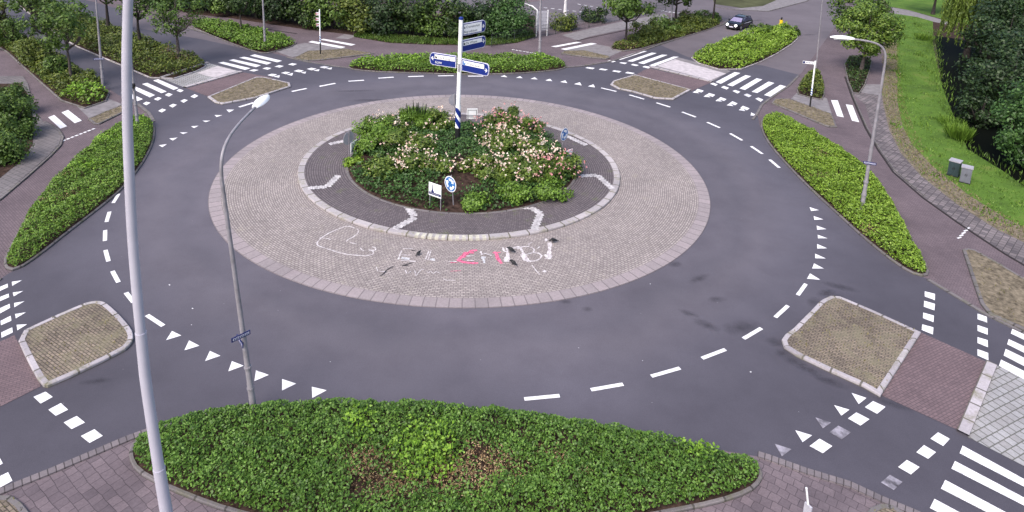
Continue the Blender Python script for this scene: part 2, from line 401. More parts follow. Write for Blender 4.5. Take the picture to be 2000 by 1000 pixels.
def scatter(poly, dens):
    p = np.array([q[:2] for q in poly]); lo, hi = p.min(0), p.max(0)
    n = int((hi-lo).prod()*dens); x = rng.uniform(lo[0], hi[0], n); y = rng.uniform(lo[1], hi[1], n)
    k = inside(x, y, poly); return x[k], y[k]
def cover(poly, h, leaf, dens, seed, z0=.06, tilt=.75, soft=.45, bump=.3, wl=(.7, 2.6)):
    x, y = scatter(poly, dens); d = edge_dist(x, y, poly)
    top = h*(.35+.65*np.clip(d/soft, 0, 1)**.6)*(1+bump*nz(x, y, seed, wl)*.6+.12*nz(x, y, seed+9, (.25, .6)))
    u = rng.random(len(x)); z = z0+np.maximum(top, .04)*(1-.55*u**1.6)
    n = np.stack([rng.normal(0, tilt, len(x)), rng.normal(0, tilt, len(x)), np.ones(len(x))], 1)
    s = leaf*rng.uniform(.65, 1.35, len(x))
    return np.stack([x, y, z], 1), n, s
def bed(label, px, h, leaf, dens, mat, seed, group='planted beds around the roundabout', edging=True, dry=(), weeds=(), bare=(), zt=None, emat='kerb_dark', bump=.3, name='planting_bed', wl=(.7, 2.6), rnd=1):
    poly = W(px, h*.6 if zt is None else zt)
    if rnd: poly = smooth_loop([Vector(p[:2]) for p in poly], rnd)
    c = sum((Vector(p[:2]) for p in poly), Vector((0, 0)))/len(poly)
    t = thing(name, label, 'flower bed', (c.x, c.y, 0), group=group)
    loc = [Vector((p[0]-c.x, p[1]-c.y)) for p in poly]
    out = inset(loc, -.12)
    mb = MB(); mb.prism(loc, .0, .07, bottom=False); mb.build('soil', M['soil'], t)
    if edging:
        mb = MB(); ring_kerb(mb, out, .1, 0, .1); mb.build('edging', M[emat], t)
    p, n, s = cover(loc, h, leaf, dens, seed, bump=bump, wl=wl)
    dr = np.zeros(len(p), bool); wd = np.zeros(len(p), bool); kill = np.zeros(len(p), bool)
    for lst, arr, pr in ((dry, dr, .55), (weeds, wd, .42), (bare, kill, .8)):
        for (qx, qy, rr) in lst:
            q = P(qx, qy, .25); dd = np.hypot(p[:, 0]-q.x+c.x, p[:, 1]-q.y+c.y)/rr
            arr |= (rng.random(len(p)) < pr*np.clip(1.25-dd, 0, 1))
    p[dr, 2] *= .75
    keep = ~(dr | wd | kill)
    leaves('foliage', p[keep], n[keep], s[keep], M[mat], t)
    if dry: leaves('dry_leaves', p[dr], n[dr], s[dr]*.9, M['leaf_dry'], t, aspect=.35)
    if weeds:
        pw = p[wd].copy(); pw[:, 2] += .12; leaves('weed_leaves', pw, n[wd], s[wd]*1.25, M['leaf_lime'], t)
    return t
def clumpy(n, rx, ry, rz, k, spread, seed, zc=0.0, low=-1.0, shell=.75, outward=.9, up=.5):
    g = np.random.default_rng(seed)
    d = g.normal(size=(k, 3)); d /= np.linalg.norm(d, axis=1, keepdims=True)
    d[:, 2] = np.maximum(d[:, 2], low)
    r = shell+(1-shell)*g.random((k, 1))-.35*(g.random((k, 1)) < .3)
    cen = d*r
    ci = g.integers(0, k, n); sz = g.uniform(.6, 1.25, k)[ci]
    off = g.normal(size=(n, 3)); off /= np.linalg.norm(off, axis=1, keepdims=True); off *= (g.random((n, 1))**.45)
    p = cen[ci]*np.array([rx, ry, rz])+off*spread*sz[:, None]*np.array([1, 1, .8])
    nrm = off*outward+d[ci]*.5+g.normal(size=(n, 3))*.45+np.array([0, 0, up])
    p[:, 2] += zc
    return p, nrm
def branchy(mb, h, r, levels, rx, rz, seed, base=.0):
    g = random.Random(seed); pts = [(0, 0, base)]; k = 5
    lean = (g.uniform(-.03, .03), g.uniform(-.03, .03))
    for i in range(1, k+1): pts.append((lean[0]*i*h/k+g.uniform(-.03, .03), lean[1]*i*h/k+g.uniform(-.03, .03), base+h*i/k))
    mb.tube(pts, [r*1.25]+[r*(1-.12*i) for i in range(1, k+1)], 9)
    top = Vector(pts[-1])
    for j in range(levels):
        a = 6.283*j/levels+g.uniform(-.3, .3); e = g.uniform(.35, .9); s0 = top-Vector((0, 0, g.uniform(0, h*.18)))
        l = rx*g.uniform(.7, .95)
        p1 = s0+Vector((math.cos(a)*l*.4, math.sin(a)*l*.4, rz*.35*e)); p2 = s0+Vector((math.cos(a)*l*.8, math.sin(a)*l*.8, rz*(.5+.5*e)))
        mb.tube([s0, p1, p2], [r*.5, r*.34, r*.12], 6)
        a2 = a+g.uniform(.4, .8); mb.tube([p1, p1+Vector((math.cos(a2)*l*.4, math.sin(a2)*l*.4, rz*.5))], [r*.28, r*.08], 5)
    mb.tube([top, top+Vector((0, 0, rz*.8)), top+Vector((.1, .05, rz*1.5))], [r*.45, r*.3, r*.08], 6)
def tree(label, loc, trunk_h, r, crown, nleaf, leaf, mat, seed, bark='bark', group=None, k=42, name='street_tree', spread=None, cat='tree'):
    rx, ry, rz = crown
    t = thing(name, label, cat, loc, group=group)
    mb = MB(); branchy(mb, trunk_h, r, 6, rx, rz, seed); mb.build('trunk', M[bark], t, True)
    p, n = clumpy(nleaf, rx, ry, rz, k, spread or .36*min(rx, rz), seed, trunk_h+rz*.85)
    leaves('crown', p, n, leaf*rng.uniform(.7, 1.3, nleaf), M[mat], t)
    return t
def shrub(label, loc, size, nleaf, leaf, mat, seed, group=None, name='shrub', k=34, cat='shrub', low=-.35, zc=None, bark='bark_dark'):
    rx, ry, rz = size
    t = thing(name, label, cat, loc, group=group)
    zc = rz*.42 if zc is None else zc
    p, n = clumpy(nleaf, rx*.82, ry*.82, rz*.62, k, .36*min(rx, rz), seed, zc, low)
    p[:, 2] = np.where(p[:, 2] < .04, .04+rng.random(nleaf)*.2*rz, p[:, 2])
    leaves('foliage', p, n, leaf*rng.uniform(.7, 1.3, nleaf), M[mat], t)
    mb = MB(); g = random.Random(seed)
    for i in range(7):
        a = g.uniform(0, 6.28); mb.tube([(math.cos(a)*.05*rx, math.sin(a)*.05*rx, 0), (math.cos(a)*rx*.3, math.sin(a)*ry*.3, rz*.45), (math.cos(a)*rx*.6, math.sin(a)*ry*.6, rz*.85)], [.04*rz**.5, .03*rz**.5, .01], 5)
    mb.build('stems', M[bark], t)
    return t

# ================================================================== THE SETTING
flat('ground', [(-600, -300), (600, -300), (900, 1200), (-900, 1200)], -.03, M['ground'], world=True)
flat('cycle_path', [(-500, 1500), (-500, -25), (300, -60), (1100, -60), (1700, -50), (1740, 100), (1745, 260), (1900, 420), (2100, 530), (2500, 720), (2500, 1500)], 0, M['cycle_brick'])
ROAD = [(-300, 1085), (0, 962), (100, 922), (250, 858), (300, 840), (400, 812), (520, 796), (650, 790), (850, 796), (1000, 807), (1100, 821), (1200, 836), (1300, 857), (1400, 878), (1500, 895), (1575, 922), (1660, 948), (1725, 978), (1790, 1005), (1900, 1060), (2300, 1270),
        (2400, 850), (2300, 800), (2000, 650), (1925, 613), (1812, 545), (1780, 532), (1740, 508), (1700, 473), (1650, 432), (1600, 388), (1560, 347), (1520, 303), (1495, 268), (1483, 243), (1479, 222), (1488, 205), (1505, 192), (1540, 168), (1560, 146), (1490, 128), (1428, 120), (1345, 112), (1290, 88), (1230, 110), (1190, 122), (1140, 130), (1105, 133), (1050, 139), (1000, 142), (900, 143), (800, 140), (740, 137), (690, 134), (650, 128), (600, 120), (560, 111), (530, 103), (505, 100), (425, 73), (357, 53), (300, 36), (250, 22), (150, -5), (0, -45), (-200, -80), (-300, -70), (-200, -20), (0, 45), (110, 100), (180, 150), (225, 182), (245, 193), (270, 206), (290, 222), (300, 240), (303, 260), (298, 285), (285, 312), (262, 337), (235, 370), (190, 407), (130, 452), (60, 507), (0, 545), (-60, 590), (-300, 760)]
flat('road', ROAD, .004, M['asphalt'])
# the north-east arm beyond the crossing is worn pale asphalt, and the lighter strip of the north-west arm
flat('worn_road', [(1560, 146), (1490, 128), (1428, 135), (1345, 112), (1290, 88), (1418, 44), (1400, 30), (1330, 22), (1180, 45), (1180, 20), (1400, -20), (1660, -40), (1640, 50), (1625, 100), (1570, 140)], .0025, M['asphalt_pale'])
flat('parking_strip', [(357, 54), (425, 74), (490, 98), (400, 78), (240, 50), (240, 22), (300, 37)], .008, M['asphalt_pale'])
flat('pavement', [(-500, 1500), (-500, 1168), (-300, 1085), (0, 962), (100, 922), (250, 858), (300, 840), (400, 815), (650, 800), (1000, 812), (1200, 840), (1400, 880), (1500, 895), (1575, 922), (1660, 948), (1725, 978), (1790, 1005), (1900, 1060), (2300, 1270), (2300, 1500)], .008, M['tile'])
for nm, px in (('kerb', [(-300, 1085), (0, 962), (100, 922), (250, 858), (300, 840)]), ('kerb', [(1480, 889), (1500, 895), (1575, 922), (1660, 948), (1725, 978), (1790, 1005), (1900, 1060), (2300, 1270)])):
    strip(nm, px, .24, 0, .05, M['sett'])
strip('kerb', [(1812, 546), (1925, 614), (2000, 651), (2300, 801)], .2, 0, .03, M['kerb_dark'])
strip('kerb', [(1470, 234), (1479, 222), (1488, 205), (1505, 192), (1540, 168), (1560, 148)], .2, 0, .03, M['kerb_dark'])
strip('kerb', [(560, 112), (600, 121), (650, 129), (692, 134)], .22, 0, .03, M['kerb_dark'])
strip('kerb', [(1105, 132), (1140, 129), (1190, 121), (1230, 109), (1290, 87), (1412, 48), (1428, 36)], .2, 0, .06, M['kerb_dark'])
strip('kerb', [(357, 52), (425, 72), (505, 99), (530, 103)], .25, 0, .07, M['kerb_dark'])
strip('kerb', [(240, 192), (270, 205), (290, 221), (300, 238)], .25, 0, .04, M['kerb_dark'])
strip('kerb', [(0, 545), (-60, 590), (-300, 760)], .2, 0, .05, M['kerb_dark'])
# grey footway on the left with its raised edge, and the patchy one on the right
FW = W([(-60, 425), (0, 388), (50, 345), (95, 305), (115, 284), (120, 269), (113, 256), (85, 240), (66, 215), (55, 165), (45, 150), (-300, 150), (-300, 560)])
mb = MB(); mb.prism([p[:2] for p in FW], 0, .06, bottom=False); tag(mb.build('footpath', M['grey_tile']), kind='structure')
strip('kerb', [(-60, 428), (0, 391), (52, 347), (98, 306), (118, 285), (123, 269), (115, 255), (87, 239)], .14, 0, .075, M['kerb_dark'])
flat('footpath', [(1662, 180), (1690, 205), (1714, 290), (1745, 335), (1803, 385), (1873, 435), (1962, 494), (2100, 575), (2100, 520), (1950, 450), (1870, 400), (1800, 345), (1760, 300), (1737, 255), (1725, 205), (1720, 165), (1690, 165)], .012, M['path_tile'])
flat('footpath', [(1698, 165), (1712, 120), (1735, 20), (1745, 20), (1733, 100), (1725, 205), (1690, 200)], .008, M['cycle_brick'])
flat('footpath', [(1686, 165), (1722, 165), (1723, 187), (1682, 181)], .016, M['concrete_slab'])
strip('gutter', [(1650, 150), (1664, 190), (1690, 250), (1714, 292), (1745, 337), (1803, 387), (1873, 437), (1962, 496), (2100, 577)], .12, 0, .02, M['gutter'])
strip('kerb', [(1653, 150), (1667, 190), (1693, 249), (1717, 290), (1748, 334), (1806, 384)], .1, 0, .03, M['kerb_dark'])
flat('footpath', [(1740, 14), (1748, 28), (1800, 38), (1850, 48), (1852, 42), (1775, 20)], .008, M['concrete_slab'])
flat('cycle_path', [(1535, 180), (1562, 147), (1640, 40), (1650, 90), (1662, 180), (1700, 260), (1760, 340), (1640, 300), (1500, 200)], .002, M['cycle_brick'])
# car park beyond the fence, grass at the hedge foot, verge, ditch
flat('car_park', [(860, 20), (1040, 60), (1060, 62), (1200, 32), (1330, 5), (1500, -60), (850, -80)], .008, M['asphalt_pale'])
flat('car_park', [(980, 10), (1180, -12), (1230, -60), (900, -70)], .012, M['refuge_brick'])
flat('grass_verge', [(690, 72), (760, 84), (850, 88), (960, 89), (1010, 84), (1045, 72), (1045, 30), (700, 25)], .012, M['soil'])
flat('grass_verge', [(370, 27), (440, 34), (520, 46), (600, 58), (690, 68), (690, 20), (300, -30), (180, -40)], .012, M['soil'])
VERGE = [(1735, 25), (1727, 100), (1722, 180), (1725, 205), (1737, 255), (1760, 300), (1800, 345), (1870, 400), (1950, 450), (2100, 520), (2500, 700), (2500, 450), (2040, 395), (1960, 335), (1890, 292), (1868, 240), (1840, 170), (1822, 90), (1822, 42), (1790, 33)]
flat('grass_verge', VERGE, .012, M['grass_base'])
flat('worn_strip', [(1732, 60), (1727, 100), (1722, 180), (1725, 205), (1737, 255), (1760, 300), (1800, 345), (1870, 400), (1950, 450), (2100, 522), (2100, 490), (1965, 428), (1890, 380), (1825, 328), (1782, 283), (1762, 245), (1753, 200), (1752, 100), (1748, 45)], .016, M['dry_grass'])
flat('bank_soil', [(1800, 40), (1826, 70), (1840, 170), (1868, 240), (1890, 292), (1960, 335), (2040, 395), (2500, 450), (2500, 100), (1960, 20), (1850, 30)], .004, M['soil'])
flat('ditch_water', [(1826, 70), (1840, 170), (1868, 240), (1890, 292), (1960, 335), (2040, 395), (2300, 430), (2300, 330), (2100, 300), (1960, 190), (1900, 80)], .008, M['water'])
flat('grass_verge', [(1725, -5), (1735, 12), (1775, 20), (1852, 40), (2300, 140), (2300, -60), (1700, -80)], .004, M['grass_base'])
flat('grass_verge', [(1395, 8), (1450, 16), (1500, 14), (1560, -4), (1500, -60), (1380, -50)], .016, M['ground'])
flat('footpath', [(1428, 18), (1500, 22), (1575, 2), (1600, -20), (1540, -10), (1490, 12)], .02, M['concrete_slab'])
strip('kerb', [(1395, 13), (1430, 19), (1500, 22.5), (1576, 2.5), (1602, -20)], .2, 0, .06, M['kerb_dark'])
flat('footpath', [(1130, 79), (1150, 72), (1250, 51), (1310, 40), (1300, 26), (1210, 43), (1100, 68)], .012, M['concrete_slab'])
strip('gutter', [(1126, 80), (1152, 74), (1252, 53)], .15, 0, .02, M['gutter'])
strip('gutter', [(470, 49), (520, 57), (580, 66)], .2, 0, .02, M['gutter'])
# refuges between the lanes
flat('refuge_paving', [(1799, 650), (1926, 707), (1874, 842), (1722, 773)], .012, M['refuge_brick'])
flat('refuge_paving', [(1948, 714), (2250, 860), (2250, 1040), (1890, 854)], .012, M['pale_tile'])
flat('refuge_paving', [(28, 655), (80, 755), (0, 795), (-200, 880), (-200, 740), (0, 668)], .012, M['refuge_brick'])
flat('refuge_paving', [(312, 152), (405, 123), (471, 140), (360, 171)], .012, M['pale_tile'])
flat('refuge_paving', [(385, 143), (425, 129), (462, 139), (418, 152)], .016, M['white_slab'])
flat('refuge_paving', [(362, 172), (472, 141), (535, 152), (410, 190)], .012, M['refuge_brick'])
flat('refuge_paving', [(1272, 129), (1316, 110), (1427, 139), (1390, 160)], .012, M['concrete_slab'])
flat('refuge_paving', [(1283, 129), (1318, 116), (1418, 144), (1388, 157)], .016, M['white_slab'])
flat('refuge_paving', [(1265, 133), (1390, 161), (1350, 178), (1243, 146)], .012, M['refuge_brick'])
for px in ([(1936, 712), (1880, 849)], [(361, 172), (471, 141)], [(1270, 131), (1391, 160.5)], [(314, 153), (406, 123)]):
    strip('kerb', px, .34, 0, .1, M['kerb'])
for px in ([(530, 98), (595, 84), (680, 95), (615, 100), (571, 112)], [(1102, 98), (1160, 86), (1222, 97), (1190, 111)], [(1545, 193), (1560, 178), (1615, 192), (1625, 224), (1582, 208)], [(150, 208), (205, 190), (244, 206), (174, 231)], [(1098, 69), (1120, 64), (1150, 72), (1126, 79)], [(655, 75), (672, 67), (698, 70), (680, 77)]):
    flat('pavement', px, .012, M['concrete_slab'])

# ------------------------------------------------------------------ the round middle
RA = [(535,532),(600,557),(655,574.5),(750,592.5),(822,598.7),(900,601),(1000,597.5),(1087,587),(1180,564.5),(1250,541),(1325,500),(1360,470),(1382.5,437.5),(1388.7,410),(1388.7,390),(1378.7,360),(1352.5,325),(1317.5,295),(1267.5,262.5),(1242,250),(1190,230),(1100,205),(1000,191),(887,185.3),(800,188),(725,198.7),(650,215),(575,238.7),(548,249),(500,270),(437.5,322.5),(412.5,362.5),(405.5,390),(410,415),(425,447.5),(442.5,470)]
RB = [(583.7,350),(900,471),(750,454),(675,435),(620,405),(595,380),(586,325),(607,295),(640,272),(675,255),(1210,350),(1208.7,370),(1190,397.5),(1160,420),(1112.5,440),(1062.5,453.7),(1000,465.5),(1200,317.5),(1175,295),(1140,272.5)]
RC = [(655,320),(668,345),(700,370),(740,388),(800,400),(860,404),(930,402),(1000,397),(1060,385),(1110,370),(1138,340),(1142,315)]
CEN = Vector((-2.37, 38.75))
def fourier(px, z, order):
    p = [P(x, y, z) for x, y in px]; a = np.array([math.atan2(q.y-CEN.y, q.x-CEN.x) for q in p]); r = np.array([math.hypot(q.x-CEN.x, q.y-CEN.y) for q in p])
    B = lambda t: np.stack([np.ones_like(t)]+[f(k*t) for k in range(1, order+1) for f in (np.cos, np.sin)], 1)
    co = np.linalg.lstsq(B(a), r, rcond=None)[0]
    return lambda t: float((B(np.array([t]))@co)[0])
fA, fB = fourier(RA, .03, 3), fourier(RB, .03, 2)
pc = [P(x, y, .2) for x, y in RC]
kC = float(np.mean([math.hypot(q.x-CEN.x, q.y-CEN.y)/fB(math.atan2(q.y-CEN.y, q.x-CEN.x)) for q in pc]))
fC = lambda t: fB(t)*kC
NR = 180
def ringpt(f, t, dr=0.0): r = f(t)+dr; return (CEN.x+r*math.cos(t), CEN.y+r*math.sin(t))
def annulus(name, fo, fi, zo, zi, mat, wall=True, rows=1):
    mb = MB(); R0 = 13.0
    for i in range(NR):
        t0, t1 = 2*math.pi*i/NR, 2*math.pi*(i+1)/NR
        for j in range(rows):
            u0, u1 = j/rows, (j+1)/rows
            def q(t, u):
                a, b_ = ringpt(fo, t), ringpt(fi, t); return (a[0]*(1-u)+b_[0]*u, a[1]*(1-u)+b_[1]*u, zo*(1-u)+zi*u)
            wdt = fo(t0)-fi(t0)
            mb.face([q(t0, u0), q(t1, u0), q(t1, u1), q(t0, u1)], [(t0*R0, u0*wdt), (t1*R0, u0*wdt), (t1*R0, u1*wdt), (t0*R0, u1*wdt)])
        if wall:
            a, b_ = ringpt(fo, t0), ringpt(fo, t1)
            mb.face([(*a, 0), (*b_, 0), (*b_, zo), (*a, zo)], [(t0*R0, 0), (t1*R0, 0), (t1*R0, .1), (t0*R0, .1)])
    return tag(mb.build(name, mat), kind='structure')
fA2 = lambda t: fA(t)-.62
annulus('roundabout_apron', fA2, fB, .045, .05, M['apron'], wall=False)
annulus('apron_edge', fA, fA2, .03, .045, M['apron_edge'])
kerb_m = MB(); N2 = 160
ring_kerb(kerb_m, [Vector(ringpt(fB, 2*math.pi*i/N2)) for i in range(N2)], .36, .02, .17)
tag(kerb_m.build('island_kerb', M['apron_kerb_in']), kind='structure')
fB2 = lambda t: fB(t)-.34
annulus('island_paving', fB2, lambda t: fC(t)-.3, .15, .18, M['inner_brick'], wall=False)

# yellowish-white painted stones on the near kerb
mb = MB()
for i in range(11):
    t = math.atan2(-1, 0)-.215+i*.037
    a, b_ = t, t+.02
    pts = [ringpt(fB, a, .006), ringpt(fB, b_, .006), ringpt(fB, b_, -.3), ringpt(fB, a, -.3)]
    mb.face([(*pts[0], .174), (*pts[1], .174), (*pts[2], .174), (*pts[3], .174)]); mb.face([(*pts[0], .06), (*pts[1], .06), (*pts[1], .174), (*pts[0], .174)])
tag(mb.build('kerb_markings', plain("old_yellow_paint", (.5, .475, .4), .7, .2, var=.2)), kind='structure')
mb = MB()
for px in ([(796, 404), (811, 425), (768, 449)], [(1014, 405), (1036, 406), (1056, 417), (1043, 449)], [(601, 368), (639, 365), (662, 342)], [(1134, 344), (1167, 342.5), (1198, 371)], [(643, 282), (674, 275)], [(1107, 266), (1146, 284)]):
    q = [P(x, y, .165) for x, y in px]
    for i in range(len(q)-1):
        d = (q[i+1]-q[i]); L = d.length; d.normalize(); n_ = Vector((-d.y, d.x, 0)); k_ = int(L/.125)
        for k in range(k_):
            for j in (-.5, .5):
                c0 = q[i]+d*(k*.125+.06)+n_*(j*.19+(.025 if k % 2 else -.025))
                mb.face([(*(c0+d*sx_*.056+n_*sy_*.09).xy, .1795+.0003*(k % 2)+.0007*i) for sx_, sy_ in ((-1, -1), (1, -1), (1, 1), (-1, 1))])
tag(mb.build('chevron_paving', M['chevron']), kind='structure')

# ------------------------------------------------------------------ road markings
def marks(name, polys, z=.0165, mat='paint', zt=0.0):
    mb = MB()
    for px in polys:
        q = [P(x, y, zt) for x, y in px]
        if sum(q[i].x*q[(i+1) % len(q)].y-q[(i+1) % len(q)].x*q[i].y for i in range(len(q))) < 0: q = q[::-1]
        mb.face([(p.x, p.y, z) for p in q])
    return tag(mb.build(name, M[mat]), kind='structure')
def seg(a, b, wd=.15):
    p, q = P(*a), P(*b); d = (q-p).normalized(); n = Vector((-d.y, d.x, 0))*wd/2
    return [p+n, q+n, q-n, p-n]
def dashes(name, segs, wd=.15, z=.0165, mat='paint'):
    mb = MB()
    for a, b_ in segs:
        q = seg(a, b_, wd); mb.face([(p.x, p.y, z) for p in q[::-1]])
    return tag(mb.build(name, M[mat]), kind='structure')
dashes('lane_dashes', [((232, 379), (221, 397)), ((214, 414), (208, 434)), ((205.5, 450), (205, 471)), ((206, 489), (212, 511)), ((219.5, 530), (231.5, 552)), ((246, 572), (261, 591)), ((287, 616), (319, 637))], .17)
dashes('lane_dashes', [((1024, 780), (1093, 773.5)), ((1154, 762), (1217, 751)), ((1272, 735.5), (1328, 719.5)), ((1371, 700.5), (1417, 683)), ((1452, 662), (1487, 641.5)), ((1514, 620.5), (1539, 597.5)), ((1558, 577), (1574, 555))], .16)
dashes('lane_dashes', [((1503, 312), (1522, 328)), ((1467, 286), (1489, 301)), ((1426, 261), (1449.5, 274.5)), ((1381, 239), (1406, 250)), ((1332, 219), (1359, 229)), ((1282, 201), (1309, 209.5)), ((1229, 185.5), (1258, 194)), ((1174, 172), (1204, 179))], .2)
dashes('lane_dashes', [((914, 149), (944, 149)), ((855.5, 148.5), (886, 148)), ((797, 150), (827.5, 149)), ((739, 153), (769, 151)), ((680.5, 159), (711, 157)), ((624, 169), (655, 163)), ((570, 179), (599, 173)), ((467, 209.5), (495, 201))], .24)
marks('yield_triangles', [[(336, 647), (324.5, 665), (354, 656)], [(369.5, 665.5), (360, 685), (389.5, 676)], [(410, 686), (400.5, 706), (430.5, 695.5)], [(453, 706), (446, 726), (476, 715)], [(500, 724), (497, 745), (525, 733)], [(551, 741), (551, 763.5), (578.5, 750)], [(609, 756), (610, 778), (638, 763)]])
marks('yield_triangles', [[(1581, 405), (1584, 412.5), (1599.5, 411)], [(1589, 422.5), (1590.5, 430), (1608, 429)], [(1595, 441), (1596, 449.5), (1614, 448)], [(1597, 459), (1597.5, 466), (1616, 466)], [(1596, 477), (1596, 486), (1615.5, 485.5)], [(1592, 496), (1592, 505), (1613, 505.5)], [(1590, 515), (1586, 525), (1609, 525)], [(1582, 534.5), (1576, 545), (1602, 547)]])
marks('yield_triangles', [[(977.5, 150), (985, 147), (991, 151)], [(1007.5, 152.5), (1015.5, 149), (1021, 153)], [(1036, 154.5), (1044.5, 151), (1050, 155.5)], [(1065, 157.5), (1074, 154), (1079, 159)], [(1094, 160.5), (1104, 157), (1108, 162.5)], [(1121, 164.5), (1132.5, 161), (1136, 167)], [(1148, 169), (1159, 165), (1162, 171)]])
marks('yield_triangles', [[(1352.5, 181), (1359, 177), (1365.5, 182.5)], [(1374, 189), (1380, 185), (1387.5, 190.5)], [(1397, 197.5), (1403, 193), (1410.5, 199)], [(1419, 206), (1425.5, 202), (1432.5, 207.5)], [(1442.5, 215.5), (1449, 211), (1456, 217)], [(1467, 220), (1466, 226), (1480, 226)]])
marks('yield_triangles', [[(533.6, 150), (546.4, 147), (545, 152)], [(560, 146), (572.5, 142.7), (570.4, 148)], [(587, 142), (598.4, 140), (596, 144.3)], [(611.7, 138), (624, 135.5), (622.4, 139.5)], [(636.5, 134.4), (648.8, 132), (647, 136)]])
marks('yield_triangles', [[(442, 214.5), (457.5, 214.5), (447.5, 220)], [(419, 225), (434, 225.5), (423, 229)], [(395, 236), (411, 236), (402, 239)], [(373, 247), (388, 246), (379, 250.5)], [(351, 259), (367, 259), (358, 262.5)], [(330.5, 271), (347, 269), (337.5, 275)], [(310, 284), (326, 282), (317, 288)]])
marks('yield_triangles', [[(23, 551), (43, 548), (24, 559)], [(25, 572), (45.5, 569), (27, 579.5)], [(27.5, 592.5), (48, 589), (28, 601)], [(29.5, 614), (51, 610.5), (31, 622.5)], [(32.5, 635), (53, 634), (34, 646)]])
marks('yield_triangles', [[(1663, 768), (1692, 778), (1677, 790)], [(1629, 792), (1659, 801), (1643, 812.5)], [(1553, 841), (1586, 851), (1567.5, 864.5)]])
marks('yield_triangles', [[(1592.5, 816), (1623, 826), (1607, 837.5)], [(1513, 867.5), (1546, 878), (1527, 892)]], mat='paint_worn')
marks('block_markings', [[(1637, 832), (1662, 845), (1644, 859), (1620, 845)], [(1738, 928), (1762.5, 942), (1745.5, 958), (1720.5, 943)]], mat='paint_worn')
marks('paint_drops', [[(x-3*k, y), (x, y-1.6*k), (x+3*k, y+.4*k), (x+.5*k, y+1.8*k)] for x, y, k in ((x_, y_, k_*.65) for x_, y_, k_ in ((376, 603, 1), (331, 557, 1), (1466, 727, 1.1), (374, 635, .6), (1255, 705, .5), (1270, 555, .6), (645, 707, .5), (1130, 680, .5), (1560, 805, .4)))])
BL = {
 'ne_exit': [[(1357.5,178),(1362.5,174),(1374.5,177.5),(1370,181)],[(1380,185.5),(1385,182),(1397,185.5),(1392,189.5)],[(1402.5,194),(1407.5,190),(1419,194),(1414,197.5)],[(1425,202),(1430.5,198),(1440.5,202.5),(1435.5,206)],[(1446,211),(1451,207),(1464,212),(1459,215.5)],[(1387,164),(1392.5,162),(1402,165),(1397.5,168)],[(1408,171),(1414,168),(1424,172),(1419,175)],[(1430.5,178),(1436,176),(1446,179.5),(1440.5,183)],[(1452.5,185.5),(1459,183),(1468,187),(1462.5,190.5)],[(1475,193),(1481,191),(1491,195),(1485.5,199)]],
 'ne_entry': [[(1143,133),(1147.5,131.5),(1162,133),(1157,135.5)],[(1169,136),(1174,134),(1187.5,136),(1182.5,138)],[(1195,139.5),(1200,137.5),(1214,139.5),(1209,142)],[(1220.5,143),(1225,140.5),(1240,143),(1235,145)],[(1186,120),(1191,118),(1203,120),(1197.5,122)],[(1209,123),(1213,122),(1225.5,123),(1220,125.5)],[(1232,127),(1236,125),(1248,127.5),(1242.5,129.5)],[(1254.5,131),(1259.5,129),(1272,131),(1266,134)]],
 'nw_far': [[(486.4,138),(496,135.7),(505.6,137),(496,140)],[(512.5,134),(521,131.7),(530.4,133.3),(522.4,136.5)],[(536,130.4),(545,127.5),(554.4,129.3),(546.4,132.3)],[(562.4,126),(571,123.7),(580,125.3),(572,128.3)],[(522.4,147),(531,144.3),(541.6,145.6),(533,149.6)],[(549,142.7),(557.6,140.3),(567,141.6),(558.4,145.3)],[(573.6,139),(582.4,136.3),(593.6,138.4),(585,141.6)],[(599,135),(608,132.8),(618.4,134.4),(609,137.6)],[(624,131.5),(633,129.3),(643,131.2),(634.4,134)]],
 'nw_near': [[(344.5,177.5),(350,174),(359,177),(352.5,180.5)],[(322,186),(329,182),(337.5,184.5),(330,189)],[(300.5,194),(309,190),(316,192),(308,197)],[(279,202.5),(286,199),(294,201),(286,206)],[(372,189),(380,184.5),(387.5,187.5),(379.5,192)],[(352,197.5),(360,194),(367,196),(359,201)],[(330,207),(338,203),(345.5,205),(337.5,210.5)],[(309,217),(317,212.5),(324.5,215),(316,220)]],
 'sw_entry': [[(-5,563),(15,554.5),(16,561.5),(-4,571)],[(-3,582),(17,574),(18,581),(-2,590)],[(-1,603),(19,594),(20,602),(0,613)],[(1,627.5),(21,617.5),(22.5,627),(2,636)],[(2.5,650),(24,640),(25,650),(3,660.5)]],
 'sw_exit': [[(65.5,776),(89,765.5),(103,776),(79.5,789)],[(94.5,801),(119,788),(133,801),(109,813)],[(124.5,826),(150,813),(166,826),(140,839)],[(158,852.5),(184.5,839),(201,852),(175,866)]],
 'se_exit': [[(1806,569.5),(1826,574.5),(1826,587),(1806,579.5)],[(1805,588),(1826,594),(1825,607),(1804,599.5)],[(1803,611),(1824,617),(1823,630),(1802.5,622)],[(1801,634),(1823,640),(1822,654),(1800,645)],[(1909,613),(1927.5,619.5),(1928,631),(1909,624)],[(1909,635.5),(1929,642),(1929,654.5),(1909,647)],[(1909,659),(1929,665),(1929.5,679),(1909,670.5)],[(1909,682.5),(1930,690),(1930.5,704.5),(1909,695)]],
 'se_entry': [[(1705,784),(1729.5,795.5),(1713,809),(1689,796)],[(1672.5,806),(1698,819.5),(1680.5,832),(1656,818)],[(1600.5,857.5),(1625.5,872),(1607,886),(1581,872)],[(1832,845),(1855,858),(1842,872),(1817,857.5)],[(1804.5,870),(1828,884),(1812.5,897),(1789.5,884)],[(1771,899),(1796,913),(1779,927.5),(1754,913)]]}
for k_ in BL: marks('block_markings', BL[k_])
